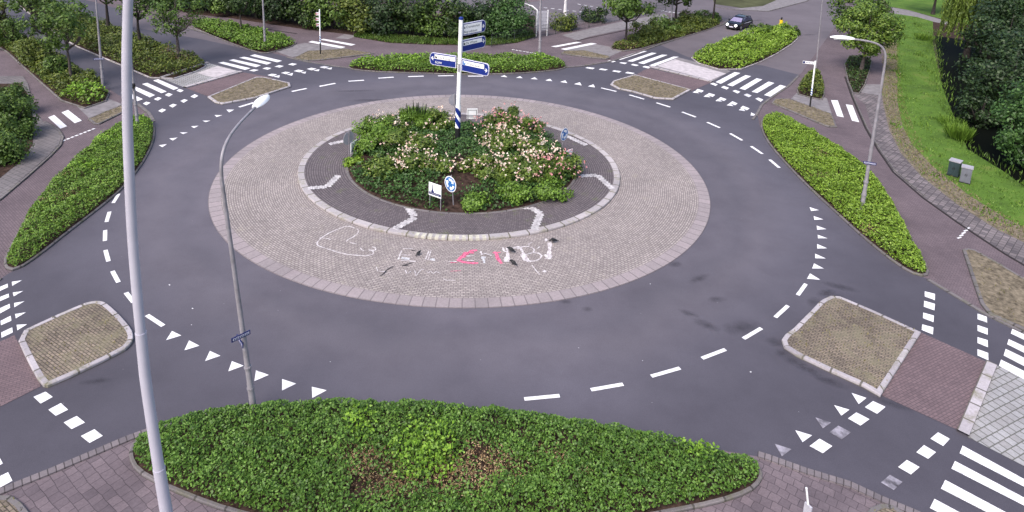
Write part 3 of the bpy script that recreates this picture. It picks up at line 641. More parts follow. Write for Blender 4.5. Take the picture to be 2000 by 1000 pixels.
ZB = [[[(1397.5,160.5),(1435,141),(1446,143),(1408,164)],[(1420,166),(1456,147),(1467,149),(1430.5,169)],[(1444,173),(1478,153),(1489,155.5),(1455,176)],[(1468,179.5),(1501,159.5),(1512.5,162.5),(1479,182)],[(1492,186),(1524,166),(1535,169),(1505,189)]],
 [[(1203,115.5),(1252,99.5),(1264,100),(1212,117)],[(1225,119.5),(1273,103),(1283,104),(1235,121)],[(1246,123),(1293,107),(1304,107.5),(1257,125.5)],[(1267.5,128),(1315,111),(1326,111),(1278,129.5)]],
 [[(426,123),(436,121),(489,133.6),(479,137)],[(447,118),(456,116),(509.6,128),(500,131.5)],[(467,113),(477,111),(530.4,123),(521,126.4)],[(488,109),(497.6,106.4),(551,119),(541.6,122)]],
 [[(299,157.5),(309,155),(349,172.5),(339,176)],[(277.5,164.5),(287.5,162),(325.5,179),(315.5,182.5)],[(257,173),(266,170),(303,186),(292.5,190.5)],[(236,182),(246,178),(279,194),(268,198)]],
 [[(-60,915),(-5,887),(6,906),(-50,937)],[(-70,965),(16,923),(24.5,940),(-60,985)]],
 [[(1977,643),(2080,690),(2080,702),(1974,652)],[(1970,663),(2080,714),(2080,730),(1967,673)],[(1964,682),(2080,738),(2080,757),(1960,695)],[(1955,703),(2080,765),(2080,785),(1951,715)]],
 [[(1880,871),(2080,980),(2080,993),(1874,886)],[(1865,901),(2080,1015),(2080,1029),(1858,916)],[(1846,938),(2080,1063),(2080,1080),(1837.5,955)],[(1825,975),(2080,1112),(2080,1130),(1816,993)]],
 [[(602,82.5),(610,80),(675,92),(666,94.5)],[(624,77.5),(632,76),(694.5,87),(686,89.5)]],
 [[(1076,91),(1086,92.5),(1136,83),(1126,82)],[(1095,96),(1105,98),(1166,85.5),(1155,84)]],
 [[(1623,196),(1636,196),(1648,229.5),(1635,227)],[(1652,204),(1665,206),(1678,239),(1664,236)]],
 [[(94,229.5),(106,225),(131,247),(118,251.6)],[(120,220),(133,215),(160,236),(146,241)]]]
for zb in ZB: marks('zebra_crossing', zb)
dashes('cycle_markings', [((114+k*8.2, 279-k*3.2), (119.5+k*8.2, 276.8-k*3.2)) for k in range(9)], .16)
dashes('cycle_markings', [((1870+k*4.2, 466-k*4.6), (1877+k*4.2, 463.5-k*4.6)) for k in range(5)], .09)
dashes('cycle_markings', [((1000+k*7, 97+k*1.15), (1005+k*7, 97.9+k*1.15)) for k in range(7)], .14)
dashes('parking_lines', [((1062+k*14, 15+k*1.6), (1069+k*14, 15.8+k*1.6)) for k in range(7)]+[((1128+k*12, 8+k*2), (1134+k*12, 9+k*2)) for k in range(5)]+[((1290+k*8, 22+k), (1296+k*8, 21+k)) for k in range(5)], .2)

b = NB("damp_stain"); tc = b.n("ShaderNodeTexCoord"); gr = b.n("ShaderNodeTexGradient", gradient_type='SPHERICAL'); b.l(tc.outputs['UV'], gr.inputs[0])
nz_ = b.noise(b.coord(), 3.2, 8, .85); mu = b.n("ShaderNodeMath", operation='MULTIPLY'); b.l(gr.outputs[1], mu.inputs[0]); b.l(nz_, mu.inputs[1])
fa_ = b.ramp(mu.outputs[0], [(.2, (0, 0, 0)), (.5, (.3, .3, .3))]); b.done((.028, .025, .03), .6, .3)
tr_ = b.n("ShaderNodeBsdfTransparent"); mx_ = b.n("ShaderNodeMixShader"); b.l(fa_, mx_.inputs[0]); b.l(tr_.outputs[0], mx_.inputs[1]); b.l(b.b.outputs[0], mx_.inputs[2]); b.l(mx_.outputs[0], b.t.nodes["Material Output"].inputs[0])
STAIN = b.m
mb = MB()
for k, (px, py, rx, ry, an) in enumerate(((1615, 572, .9, .45, .3), (1513, 668, .7, .6, 0), (1530, 690, .7, .5, .4), (1552, 706, .8, .5, -.4), (1580, 722, .9, .45, -.5), (1620, 745, 1.2, .45, -.5), (1590, 590, .8, .5, .8), (1380, 635, 1.0, .5, -.6), (1345, 612, .8, .35, -.5), (1146, 604, .45, .35, 0), (1105, 590, .5, .3, 0), (1318, 516, .7, .5, .4), (1365, 545, 1.2, .4, .6), (1400, 585, .8, .4, .2), (1450, 640, 1.6, .8, .3), (1700, 640, 1.4, .4, -.5), (1745, 790, 1.2, .35, -.5), (1640, 560, 1.5, .5, -.4), (1275, 105, 1.6, .5, .6), (1305, 78, 2.5, .5, .5), (1480, 40, 2, .8, .5), (250, 660, .8, .4, .3), (190, 745, 1.0, .3, .2), (720, 196, 3.0, .6, .2), (690, 178, 3.0, .4, .2), (1150, 100, 1.2, .5, .1), (1580, 68, 2.6, .5, .4), (1630, 580, .9, .5, .1))):
    c0 = P(px, py); co_, si_ = math.cos(an), math.sin(an); n_ = 14
    mb.face([(c0.x+rx*math.cos(6.283*q/n_)*co_-ry*math.sin(6.283*q/n_)*si_, c0.y+rx*math.cos(6.283*q/n_)*si_+ry*math.sin(6.283*q/n_)*co_, .0105+k*.00015) for q in range(n_)], [(math.cos(6.283*q/n_), math.sin(6.283*q/n_)) for q in range(n_)])
tag(mb.build('road_stains', STAIN), kind='structure')

# chalk and paint drawn on the apron
def draw(name, strokes, mat, z=.056):
    mb = MB(); g = random.Random(3)
    for si_, (pts, wd) in enumerate(strokes):
        z += .0006
        q = [P(x, y, .05) for x, y in pts]; fine = []
        for i in range(len(q)-1):
            for k in range(4): fine.append(q[i].lerp(q[i+1], k/4))
        fine.append(q[-1]); l, r = [], []
        for i, p in enumerate(fine):
            d = (fine[min(i+1, len(fine)-1)]-fine[max(i-1, 0)]).normalized(); n = Vector((-d.y, d.x, 0)); ww = wd*(.68 if wd < .13 else .78)*g.uniform(.6, 1.3)/2
            l.append(p+n*ww); r.append(p-n*ww)
        for i in range(len(fine)-1):
            mb.face([(a.x, a.y, z) for a in (r[i], r[i+1], l[i+1], l[i])])
    return tag(mb.build(name, M[mat]), kind='structure')
draw('chalk_writing', [
 ([(693, 446), (683, 442), (672, 443), (657, 449), (643, 455), (630, 463), (622, 470), (619, 475), (621, 480), (632, 484), (645, 488), (660, 493), (678, 497), (700, 499), (715, 500), (728, 497), (730, 493), (726, 489), (720, 488.5)], .085),
 ([(624, 464), (636, 465.5), (646, 468)], .07), ([(697, 447), (701, 450), (699, 455), (690, 463), (681, 467), (676, 472)], .07), ([(683, 474), (697, 477)], .06),
 ([(720, 488), (731, 490)], .06), ([(704, 484), (706, 488), (711, 490)], .08), ([(727, 482), (734, 485), (733, 489), (728, 489)], .07),
 ([(785, 489), (781, 498), (778, 507)], .1), ([(784, 498), (800, 499)], .09), ([(783, 509), (798, 510), (812, 511)], .09), ([(787, 486), (806, 486)], .06),
 ([(838, 490), (831, 507)], .08), ([(842, 489), (836, 508), (850, 510)], .08),
 ([(1007, 484), (992, 486)], .22), ([(990, 484), (992, 500), (990, 512)], .16), ([(991, 502), (989, 512)], .3),
 ([(1007, 483), (1016, 484), (1022, 495), (1030, 507), (1035, 511)], .16), ([(1020, 497), (1026, 507), (1033, 511)], .28), ([(1009, 484), (1020, 484.5)], .32), ([(1018, 482.5), (1030, 482), (1039, 484), (1044, 489), (1041, 494), (1026, 498)], .11), ([(1041, 494.5), (1052, 495), (1058, 500), (1055, 506), (1046, 510), (1035, 511)], .12),
 ([(1033, 480), (1033, 476), (1040, 474.5)], .07), ([(1050, 486), (1054, 482)], .07),
 ([(1070, 476), (1078, 476)], .2), ([(1074, 476), (1073, 490), (1071, 505)], .24), ([(1071, 498), (1071, 507)], .42), ([(1064, 469), (1069, 469.5)], .4),
 ([(1039, 519), (1046, 528), (1054, 537)], .09), ([(1061, 530), (1066, 532)], .2),
 ([(735, 522), (738, 531)], .05), ([(741, 532), (752, 531)], .05), ([(791, 528), (795, 536), (802, 531)], .06), ([(810, 529), (812, 540), (823, 527), (828, 527)], .06), ([(833, 530), (836, 535), (841, 530), (846, 536), (852, 531), (860, 535)], .05), ([(866, 545), (872, 549), (880, 548), (890, 549)], .05),
 ([(939, 492), (940, 498), (948, 496), (960, 500)], .1), ([(910, 501), (925, 501)], .09), ([(876, 512), (892, 512)], .1), ([(912, 510), (925, 510)], .09), ([(982, 484), (984, 491), (989, 493)], .14)], 'chalk')
draw('pink_chalk', [([(932, 489), (920, 490), (910, 496), (901, 502), (895, 508), (898, 510)], .2), ([(926, 494), (915, 494)], .16), ([(895, 508), (905, 512), (920, 514), (934, 514)], .18), ([(912, 493), (903, 503)], .3), ([(966, 492), (970, 497), (972, 505), (980, 515)], .18), ([(962, 494), (978, 493)], .1), ([(880, 513), (893, 513)], .1), ([(880, 530), (900, 529)], .05)], 'chalk_pink')
draw('grey_chalk', [([(940, 503), (948, 504)], .28), ([(944, 503), (946, 514)], .14), ([(784, 504), (800, 506)], .2), ([(840, 507), (849, 507)], .2)], 'chalk_faint')
draw('black_chalk', [([(790, 518), (800, 515), (806, 514)], .07), ([(785, 519), (797, 519)], .05), ([(742, 539), (750, 535), (756, 527), (768, 521)], .06), ([(803, 490), (811, 489.5)], .06)], 'feather', .066)

# ------------------------------------------------------------------ traffic islands
def island(label, px, z, kmat, tmat, kw=.18, sm=0, name='traffic_island', cat='traffic island', group=None, tufts=0):
    p = [P(x, y, z) for x, y in px]
    p = smooth_loop([Vector(q[:2]) for q in p], sm) if sm else [Vector(q[:2]) for q in p]
    c = sum(p, Vector((0, 0)))/len(p); loc = [q-c for q in p]
    t = thing(name, label, cat, (c.x, c.y, 0), group=group)
    mb = MB(); inn = ring_kerb(mb, loc, kw, 0, z); mb.build('kerb', M[kmat], t)
    mb = MB(); mb.prism(inset(loc, kw*.97), .0, z-.015, bottom=False); mb.build('paving', M[tmat], t)
    if tufts:
        x, y = scatter(inset(loc, .05), tufts); k = rng.random(len(x)) < .35+.5*(nz(x, y, 5, (.5, 2)) > .2); x, y = x[k], y[k]
        u = np.stack([rng.normal(0, .5, len(x)), rng.normal(0, .5, len(x)), np.ones(len(x))], 1)
        leaves('weed_leaves', np.stack([x, y, np.full(len(x), z+.02)], 1), np.cross(u, rng.normal(size=u.shape)), .09*rng.uniform(.6, 1.4, len(x)), M['grass_dry'], t, aspect=.3, tang=u)
    return t
G_I = 'splitter islands between the lanes'
island('large mossy brick splitter island beside the pale tiled refuge', [(1532, 676), (1527, 662), (1534, 652), (1550, 640), (1585, 605), (1600, 589), (1607, 584), (1622, 577), (1640, 578), (1660, 586), (1707, 606), (1799, 648), (1720, 771), (1687, 752), (1605, 715), (1557, 692)], .13, 'kerb', 'island_moss', group=G_I, tufts=40)
island('mossy brick splitter island touching the outline of the tall pale mast', [(30, 652), (95, 621), (160, 593), (180, 587), (200, 587), (212, 594), (235, 615), (257, 641), (261, 656), (257, 668), (240, 684), (97, 752), (80, 750), (55, 706)], .13, 'kerb', 'island_moss', group=G_I, tufts=40, sm=1)
island('low olive brown splitter island with white kerb across the road from the dark car', [(1192, 164), (1198, 157), (1240, 145), (1350, 174), (1315, 193), (1280, 191), (1235, 178), (1207, 172)], .12, 'kerb', 'dry_grass', group=G_I, tufts=60)
island('low olive brown splitter island just beyond the near lamp post head', [(405, 188), (420, 199), (435, 202), (500, 190), (540, 177), (568, 168), (566, 161), (517, 150), (500, 149.5)], .12, 'kerb', 'dry_grass', group=G_I, tufts=60)
G_O = 'small islands beside the cycle path'
island('flat dry grass island under the slim blue banded post with red tabs', [(571, 114), (600, 99), (675, 94.5), (732, 103.5), (675, 110.5), (625, 116.5), (600, 117.5)], .1, 'kerb_dark', 'dry_grass', .12, group=G_O, tufts=80)
island('flat dry grass island beside two white stripes near the grey notice board', [(1096, 104), (1100, 99), (1140, 97.5), (1190, 109), (1192, 112), (1184, 114.5), (1150, 111.5)], .1, 'kerb_dark', 'dry_grass', .12, group=G_O, tufts=80)
island('pointed dry grass island under the street name finger post', [(1507, 200), (1513, 192), (1540, 192), (1582, 206), (1625, 222), (1635, 247), (1615, 246), (1575, 229)], .1, 'kerb_dark', 'dry_grass', .12, group=G_O, tufts=80)
island('small olive grass island half hidden behind the tall pale mast', [(171, 231), (237, 204), (252, 207), (249, 214), (237, 220), (194, 241), (184, 241)], .1, 'kerb_dark', 'dry_grass', .12, group=G_O, tufts=80)
island('triangular bare earth island tapering between cycle path and road edge', [(1880, 486), (1890, 484), (1905, 487), (1960, 518), (2010, 548), (2110, 600), (2140, 700), (2060, 670), (2000, 642), (1932, 612), (1915, 590), (1898, 540)], .1, 'kerb_dark', 'dry_grass', .14, group=G_O, tufts=14)
island('yellowish mossy island corner beside the wide tiled pavement at lower left', [(-60, 985), (0, 966), (22, 966), (42, 980), (70, 1015), (60, 1060), (-60, 1060)], .1, 'kerb_dark', 'island_moss', .16, group=G_O, tufts=40)
island('mossy island corner beside the red and white post at lower right', [(1690, 1005), (1700, 990), (1720, 982), (1745, 985), (1790, 1015), (1760, 1060), (1690, 1050)], .1, 'kerb_dark', 'island_moss', .16, group=G_O, tufts=40)

# ------------------------------------------------------------------ planted beds
bed('widest dark green ground cover bed with dry brown patches and a lime tuft',
    [(258, 875), (264, 852), (300, 830), (360, 810), (430, 794), (520, 785), (620, 778), (700, 778), (800, 782), (900, 788), (1000, 797), (1100, 812), (1200, 827), (1300, 850), (1400, 874), (1465, 892), (1483, 905), (1482, 922), (1460, 942), (1400, 962), (1300, 982), (1200, 1000), (1050, 1020), (900, 1030), (700, 1025), (560, 1003), (450, 978), (380, 953), (320, 928), (272, 902)],
    .5, .088, 880, 'leaf_front', 1, dry=[(745, 925, .9), (700, 905, .7), (722, 892, .5), (900, 905, .7), (965, 912, .8), (880, 930, .6), (1010, 925, .5), (770, 950, .6), (930, 945, .6), (1100, 905, .3), (1085, 890, .35), (1140, 930, .25), (1060, 880, .3), (870, 945, .7), (800, 960, .5)], weeds=[(830, 885, 1.0), (835, 915, .7), (700, 838, .5), (1365, 885, .5)], bare=[(925, 888, .6), (945, 918, .6), (735, 940, .5), (850, 935, .5), (960, 830, .3), (1020, 845, .3), (1100, 860, .4), (700, 960, .5)])
bed('long bright green ground cover bed with a lamp post, nearest the two cabinets',
    [(1490, 228), (1500, 221), (1522, 222), (1560, 238), (1610, 268), (1660, 300), (1700, 330), (1730, 370), (1760, 420), (1790, 480), (1811, 515), (1808, 528), (1780, 521), (1740, 494), (1690, 454), (1640, 409), (1590, 364), (1545, 319), (1510, 280), (1491, 250)],
    .5, .105, 600, 'leaf_bright', 2, dry=[(1605, 302, .7), (1600, 345, .8), (1700, 450, .6)], bare=[(1640, 345, .4)])
bed('long green ground cover bed behind the pale mast, along the grey footpath',
    [(12, 510), (14, 490), (40, 442), (60, 402), (100, 352), (150, 302), (200, 260), (245, 232), (270, 225), (294, 228), (299, 245), (296, 270), (280, 303), (262, 328), (235, 360), (190, 397), (130, 442), (70, 489), (30, 515)],
    .5, .1, 560, 'leaf_bed', 3, dry=[(125, 383, .7), (120, 340, .6), (80, 390, .5), (55, 430, .5)], weeds=[(215, 275, 1.0), (270, 245, .8), (170, 330, .8)])
bed('low green crescent bed across the ring road behind the signpost',
    [(676, 126), (700, 117), (760, 111), (850, 107), (1000, 107), (1060, 109), (1100, 116), (1107, 125), (1080, 131), (1000, 137), (900, 138), (800, 135), (720, 132)],
    .6, .17, 170, 'leaf_bed', 4, weeds=[(720, 122, 1.5), (800, 118, 1.5), (1060, 118, 1.2)], wl=(1, 3.5))
bed('lush bright green median bed right of the dark car', [(1346, 110), (1372, 95), (1430, 70), (1480, 56), (1530, 48), (1556, 60), (1558, 72), (1500, 108), (1428, 134)], .7, .2, 120, 'leaf_bright', 5, bump=.5, wl=(1.2, 4), bare=[(1385, 105, .6)], emat='kerb')
bed('dark planted strip with a sapling and lamp post below the hedge row', [(364, 42), (430, 70), (505, 97), (530, 96), (580, 81), (565, 73), (500, 54), (430, 40), (398, 37)], .6, .2, 120, 'leaf_bed', 6, wl=(1, 3), bump=.5)
bed('shrubby bed with the young forked tree and a thin lamp post', [(145, 206), (60, 133), (0, 80), (-150, 10), (-150, -30), (0, 46), (120, 106), (175, 149), (222, 181)], .75, .19, 130, 'leaf_shrub', 7, weeds=[(160, 190, 1.8), (175, 185, 1.2)], bump=.6, wl=(1, 3.5))
bed('brownish green median bed carrying the bare trunked trees behind the pale mast', [(315, 150), (402, 123), (392, 112), (340, 93), (260, 64), (200, 42), (130, 18), (60, -10), (20, -10), (100, 50), (140, 77), (190, 98), (236, 117)], .8, .18, 150, 'leaf_shrub', 8, dry=[(330, 108, 1.6), (365, 115, 1.5)], bump=.5, wl=(1.2, 4), emat='kerb')
bed('shrub bed along the near side of the road the car is driving on', [(1188, 90), (1230, 95), (1300, 77), (1408, 46), (1402, 37), (1372, 31), (1330, 34), (1290, 41), (1240, 66), (1215, 78)], .55, .2, 110, 'leaf_shrub', 10, dry=[(1215, 85, 2.0)], bump=.5, wl=(1.2, 4))
bed('small triangular shrub bed behind the street name finger post', [(1554, 172), (1574, 144), (1596, 134), (1608, 150), (1610, 184), (1590, 182)], .8, .17, 180, 'leaf_shrub', 12, bump=.4)
bed('dark narrow bed under the bright crowned tree at right', [(1648, 106), (1697, 110), (1703, 118), (1682, 179), (1663, 177)], .35, .2, 60, 'leaf_hedge', 13, bump=.5)

# ------------------------------------------------------------------ the middle planting
core = [Vector(ringpt(fC, 2*math.pi*i/72)) for i in range(72)]
t = thing('planting_bed', 'big round rose bed in the middle of the roundabout', 'flower bed', (CEN.x, CEN.y, 0), group='planted beds around the roundabout')
loc = [p-CEN for p in core]
def mound_z(x, y):
    r = np.hypot(x, y)/np.array([fC(math.atan2(b_, a)) for a, b_ in zip(np.atleast_1d(y)*0+np.atleast_1d(x), np.atleast_1d(y))]); return .17+.55*np.clip(1-r**2, 0, 1)
mb = MB(); K = 10
for i in range(72):
    a, b_ = loc[i], loc[(i+1) % 72]
    for k in range(K):
        q = []
        for pp, s_ in ((a, k), (b_, k), (b_, k+1), (a, k+1)):
            f_ = 1-s_/K; q.append((pp.x*f_, pp.y*f_, .17+.55*(1-f_*f_)))
        mb.face(q if k < K-1 else q[:3])
mb.build('soil', M['soil'], t, True)
mb = MB(); ring_kerb(mb, inset(loc, -.1), .12, .1, .2); mb.build('edging', M['kerb_dark'], t)
p, n, s = cover(inset(loc, .12), .42, .15, 210, 21, z0=.0, bump=.4)
p[:, 2] += mound_z(p[:, 0], p[:, 1])
kill = np.zeros(len(p), bool)
for (qx, qy, rr) in ((700, 315, .9), (880, 375, 1.0), (885, 400, .6), (910, 355, 1.2), (920, 340, 1.3), (1095, 280, .9), (780, 255, .8)):
    q = P(qx, qy, .4); kill |= np.hypot(p[:, 0]+CEN.x-q.x, p[:, 1]+CEN.y-q.y) < rr*(1+.3*rng.normal(size=len(p)))
front = (p[:, 1] < -1.5+1.2*nz(p[:, 0], p[:, 1], 77)) & (p[:, 0] < 5)
leaves('foliage', p[~kill], n[~kill], s[~kill], M['leaf_ivy'], t)
def rosebush(label, px, py, r, h, seed, petals=60, mat='leaf_rose', pm='petal', dark=False):
    c = P(px, py, .45); g = np.random.default_rng(seed)
    c.z = float(mound_z(np.array([c.x-CEN.x]), np.array([c.y-CEN.y]))[0])-.05
    t = thing('rose_bush', label, 'rose bush', c, group='rose bushes in the round bed')
    N = int(1500*r*r*max(1, h)); pp, nn = clumpy(N, r*.85, r*.85, h*.55, 22, .36*r, seed, h*.5, -.6, .7)
    pp[:, 2] = np.maximum(pp[:, 2], .03)
    leaves('foliage', pp, nn, .15*g.uniform(.7, 1.3, N), M[mat], t)
    mb = MB()
    for i in range(6):
        a = i*1.05; mb.tube([(.05*math.cos(a), .05*math.sin(a), 0), (r*.45*math.cos(a), r*.45*math.sin(a), h*.5), (r*.6*math.cos(a), r*.6*math.sin(a), h*.85)], [.03, .02, .01], 5)
    mb.build('stems', M['bark'], t)
    if petals:
        k = max(6, petals//2); d = g.normal(size=(k, 3)); d[:, 2] = np.abs(d[:, 2])*.8+.1; d[:, 1] -= .25; d /= np.linalg.norm(d, axis=1, keepdims=True)
        cc = d*np.array([r, r, h*.72])*g.uniform(.88, 1.08, (k, 1))+[0, 0, h*.48]
        m_ = int(petals*1.3); ii = g.integers(0, k, m_); q = cc[ii]+g.normal(0, .14, (m_, 3)); rep = 4
        pos = np.repeat(q, rep, 0)+g.normal(0, .03, (len(q)*rep, 3)); no = g.normal(size=pos.shape)+[0, -.5, .6]
        leaves('blossoms', pos, no, .098*g.uniform(.7, 1.3, len(pos)), M[pm], t, aspect=.9)
    return t
RB_ = [(742, 262, 1.3, 1.5, 30, 'petal', 'leaf_rose', 'pale pink rose bush at the back left rim of the round bed'),
 (738, 286, 1.7, 1.6, 0, 'petal', 'leaf_bed', 'plain green bush beside the back of the leftmost round sign in the round bed'),
 (772, 290, 1.4, 1.4, 20, 'petal', 'leaf_rose', 'small rose bush between the green bush and the mid-bed roses'),
 (856, 254, 1.3, 1.3, 30, 'petal', 'leaf_rose', 'pink rose bush directly left of the white signpost stripes'),
 (962, 258, 1.2, 1.2, 46, 'petal_pink', 'leaf_rose', 'reddish pink rose bush behind the small white advert panel right of the signpost'),
 (1000, 257, 1.4, 1.7, 50, 'petal_pink', 'leaf_rose', 'reddish pink rose bush at the far back of the round bed'),
 (1040, 262, 1.0, 1.2, 34, 'petal_pink', 'leaf_rose', 'pink rose bush at the back right rim of the round bed'),
 (1065, 292, 1.2, 1.0, 6, 'petal', 'leaf_ivy', 'dark green bush in front of the blue round sign at right'),
 (815, 300, 1.2, .9, 36, 'petal', 'leaf_rose', 'rose bush left of the black foot of the signpost'),
 (958, 286, 1.1, 1.0, 30, 'petal', 'leaf_rose', 'yellowish rose bush right of the black foot of the signpost'),
 (985, 300, 1.4, 1.3, 80, 'petal', 'leaf_rose', 'broad rose bush full of pale flowers in the right half of the round bed'),
 (1045, 315, 1.3, 1.2, 75, 'petal', 'leaf_rose', 'flower covered rose bush left of the tilted advert panel'),
 (748, 338, 1.2, 1.1, 12, 'petal', 'leaf_rose', 'low rose bush with few blooms beside the bare earth at left'),
 (802, 336, 1.2, 1.1, 60, 'petal', 'leaf_rose', 'rose bush with a dense cluster of cream pink blooms left of centre'),
 (858, 340, 1.1, .8, 26, 'petal', 'leaf_rose', 'yellow green rose bush above the round blue sign in front'),
 (930, 342, 1.1, .8, 36, 'petal', 'leaf_rose', 'rose bush in front of the black signpost foot'),
 (968, 350, 1.2, 1.2, 50, 'petal', 'leaf_rose', 'rose bush with one big pink bloom beside the dark gap'),
 (1015, 352, 1.3, 1.3, 60, 'petal', 'leaf_rose', 'tall front rose bush in the right half of the round bed'),
 (1068, 350, 1.2, 1.2, 46, 'petal_pink', 'leaf_rose', 'front right rose bush with a red and pink bloom'),
 (1108, 335, 1.1, 1.2, 24, 'petal_pink', 'leaf_rose', 'rightmost rose bush touching the dark brick ring'),
 (1000, 382, 1.2, .8, 0, 'petal', 'leaf_bed', 'low green bush at the front edge right of the round blue sign'),
 (930, 392, 1.0, .5, 0, 'petal', 'leaf_bed', 'low light green bush right beside the round blue sign'),
 (1075, 375, 1.2, .8, 0, 'petal', 'leaf_bed', 'low green bush at the front right rim under the roses'),
 (692, 312, .7, .4, 0, 'petal', 'leaf_bright', 'bright green tuft under the leftmost round sign')]
for i, (px, py, r, h, npt, pm, lm, lab) in enumerate(RB_): 
    o = rosebush(lab, px, py, r, h, 100+i, npt, lm, pm)
    if npt == 0: o.name = 'green_bush'; o['category'] = 'bush'; o['group'] = 'green bushes in the round bed'
# ornamental clump with dark upright spikes
c = P(812, 250, .45); t = thing('lavender_clump', 'tall green clump with dark upright spikes at the back of the round bed', 'shrub', (c.x, c.y, .4))
pp, nn = clumpy(3600, 1.5, 1.3, .75, 30, .42, 55, .7, -.5); pp[:, 2] = np.maximum(pp[:, 2], .02); leaves('foliage', pp, nn, .16*rng.uniform(.6, 1.3, 3600), M['leaf_bed'], t, aspect=.45)
N = 500; a = rng.uniform(0, 6.28, N); rr = 1.1*np.sqrt(rng.random(N)); bx, by = rr*np.cos(a), rr*np.sin(a); up = np.stack([bx*.35+rng.normal(0, .1, N), by*.35+rng.normal(0, .1, N), np.ones(N)], 1)
leaves('blades', np.stack([bx, by, .8+rng.random(N)*.35], 1), np.cross(up, rng.normal(size=(N, 3))), .5*rng.uniform(.6, 1.2, N), M['leaf_bed'], t, aspect=.12, tang=up)
mb = MB()
for i in range(16):
    a = random.uniform(0, 6.28); r0 = random.uniform(.1, .9); mb.tube([(math.cos(a)*r0*.7, math.sin(a)*r0*.7, .6), (math.cos(a)*r0, math.sin(a)*r0, 1.3), (math.cos(a)*r0*1.1, math.sin(a)*r0*1.1, random.uniform(1.55, 2.0))], [.02, .035, .012], 5)
mb.build('flower_spikes', M['leaf_dark'], t)

# ------------------------------------------------------------------ verge grass and reeds
vp = W([(1735, 32), (1727, 100), (1723, 180), (1727, 205), (1739, 255), (1762, 300), (1802, 345), (1872, 400), (1952, 450), (2060, 502), (2060, 400), (1958, 335), (1888, 291), (1866, 240), (1838, 170), (1820, 90), (1820, 42), (1790, 34)])
x, y = scatter(vp, 55); k = rng.random(len(x)) < np.clip(.55+.35*nz(x, y, 3, (1, 6)), .12, 1); x, y = x[k], y[k]
ed = edge_dist(x, y, [q for q in W([(2060, 502), (2060, 400), (1958, 335), (1888, 291), (1866, 240), (1838, 170), (1820, 90), (1820, 42)])])
up = np.stack([rng.normal(0, .35, len(x)), rng.normal(0, .35, len(x)), np.ones(len(x))], 1)
hh = .11+.09*np.clip(nz(x, y, 8, (1, 5)), 0, 2)
tag(leaves('grass', np.stack([x, y, hh*.4], 1), np.cross(up, rng.normal(size=up.shape)), hh*rng.uniform(.7, 1.3, len(x)), M['grass_blade'], None, aspect=.35, tang=up), kind='stuff')
ln = W([(1820, 60), (1838, 170), (1866, 240), (1888, 290), (1958, 333), (2060, 398)]); pts = []
for i in range(len(ln)-1):
    for k in range(int((ln[i+1]-ln[i]).length*18)): pts.append(ln[i].lerp(ln[i+1], random.random()))
q = np.array(pts); q[:, :2] += rng.normal(0, .45, (len(q), 2)); up = np.stack([rng.normal(0, .3, len(q)), rng.normal(0, .3, len(q)), np.ones(len(q))], 1); q[:, 2] = .2
tag(leaves('bank_grass', q, np.cross(up, rng.normal(size=up.shape)), .38*rng.uniform(.5, 1.3, len(q)), M['grass_blade'], None, aspect=.16, tang=up), kind='stuff')
ln = W([(1729, 60), (1725, 110), (1724, 170), (1730, 205), (1744, 255), (1768, 300), (1810, 345), (1880, 400), (1960, 450), (2060, 500)]); pts = []
for i in range(len(ln)-1):
    for k in range(int((ln[i+1]-ln[i]).length*70)): pts.append(ln[i].lerp(ln[i+1], random.random()))
q = np.array(pts); q[:, 0] += rng.uniform(-.1, 1.6, len(q)); up = np.stack([rng.normal(0, .6, len(q)), rng.normal(0, .6, len(q)), np.ones(len(q))], 1); q[:, 2] = .05
tag(leaves('worn_grass', q, np.cross(up, rng.normal(size=up.shape)), .16*rng.uniform(.5, 1.3, len(q)), M['grass_dry'], None, aspect=.3, tang=up), kind='stuff')
x, y = scatter(W([(690, 73), (760, 84), (850, 88), (960, 89), (1010, 84), (1045, 73), (1040, 60), (960, 76), (850, 76), (700, 62)]), 90)
up = np.stack([rng.normal(0, .35, len(x)), rng.normal(0, .35, len(x)), np.ones(len(x))], 1)
tag(leaves('grass', np.stack([x, y, np.full(len(x), .12)], 1), np.cross(up, rng.normal(size=up.shape)), .3*rng.uniform(.5, 1.4, len(x)), M['leaf_tree'], None, aspect=.3, tang=up), kind='stuff')
def reeds(label, px, py, n, h, r, mat='leaf_bed'):
    c = P(px, py); t = thing('reed_plant', label, 'reeds', c)
    a = rng.uniform(0, 6.28, n); rr = r*np.sqrt(rng.random(n)); bx, by = rr*np.cos(a), rr*np.sin(a)
    up = np.stack([bx/r*.5+rng.normal(0, .12, n), by/r*.5+rng.normal(0, .12, n), np.ones(n)], 1)
    leaves('blades', np.stack([bx, by, h*(.4+.2*rng.random(n))], 1), np.cross(up, rng.normal(size=(n, 3))), h*rng.uniform(.7, 1.2, n), M[mat], t, aspect=.1, tang=up)
reeds('tuft of tall upright reeds at the ditch edge above the two cabinets', 1872, 272, 340, 1.0, .85)
reeds('shorter looser reed tuft on the bank behind the tall reeds', 1856, 245, 240, .55, 1.0)
reeds('pale bushy reed tuft far up the ditch bank', 1803, 78, 200, .7, 1.1, 'leaf_bed')

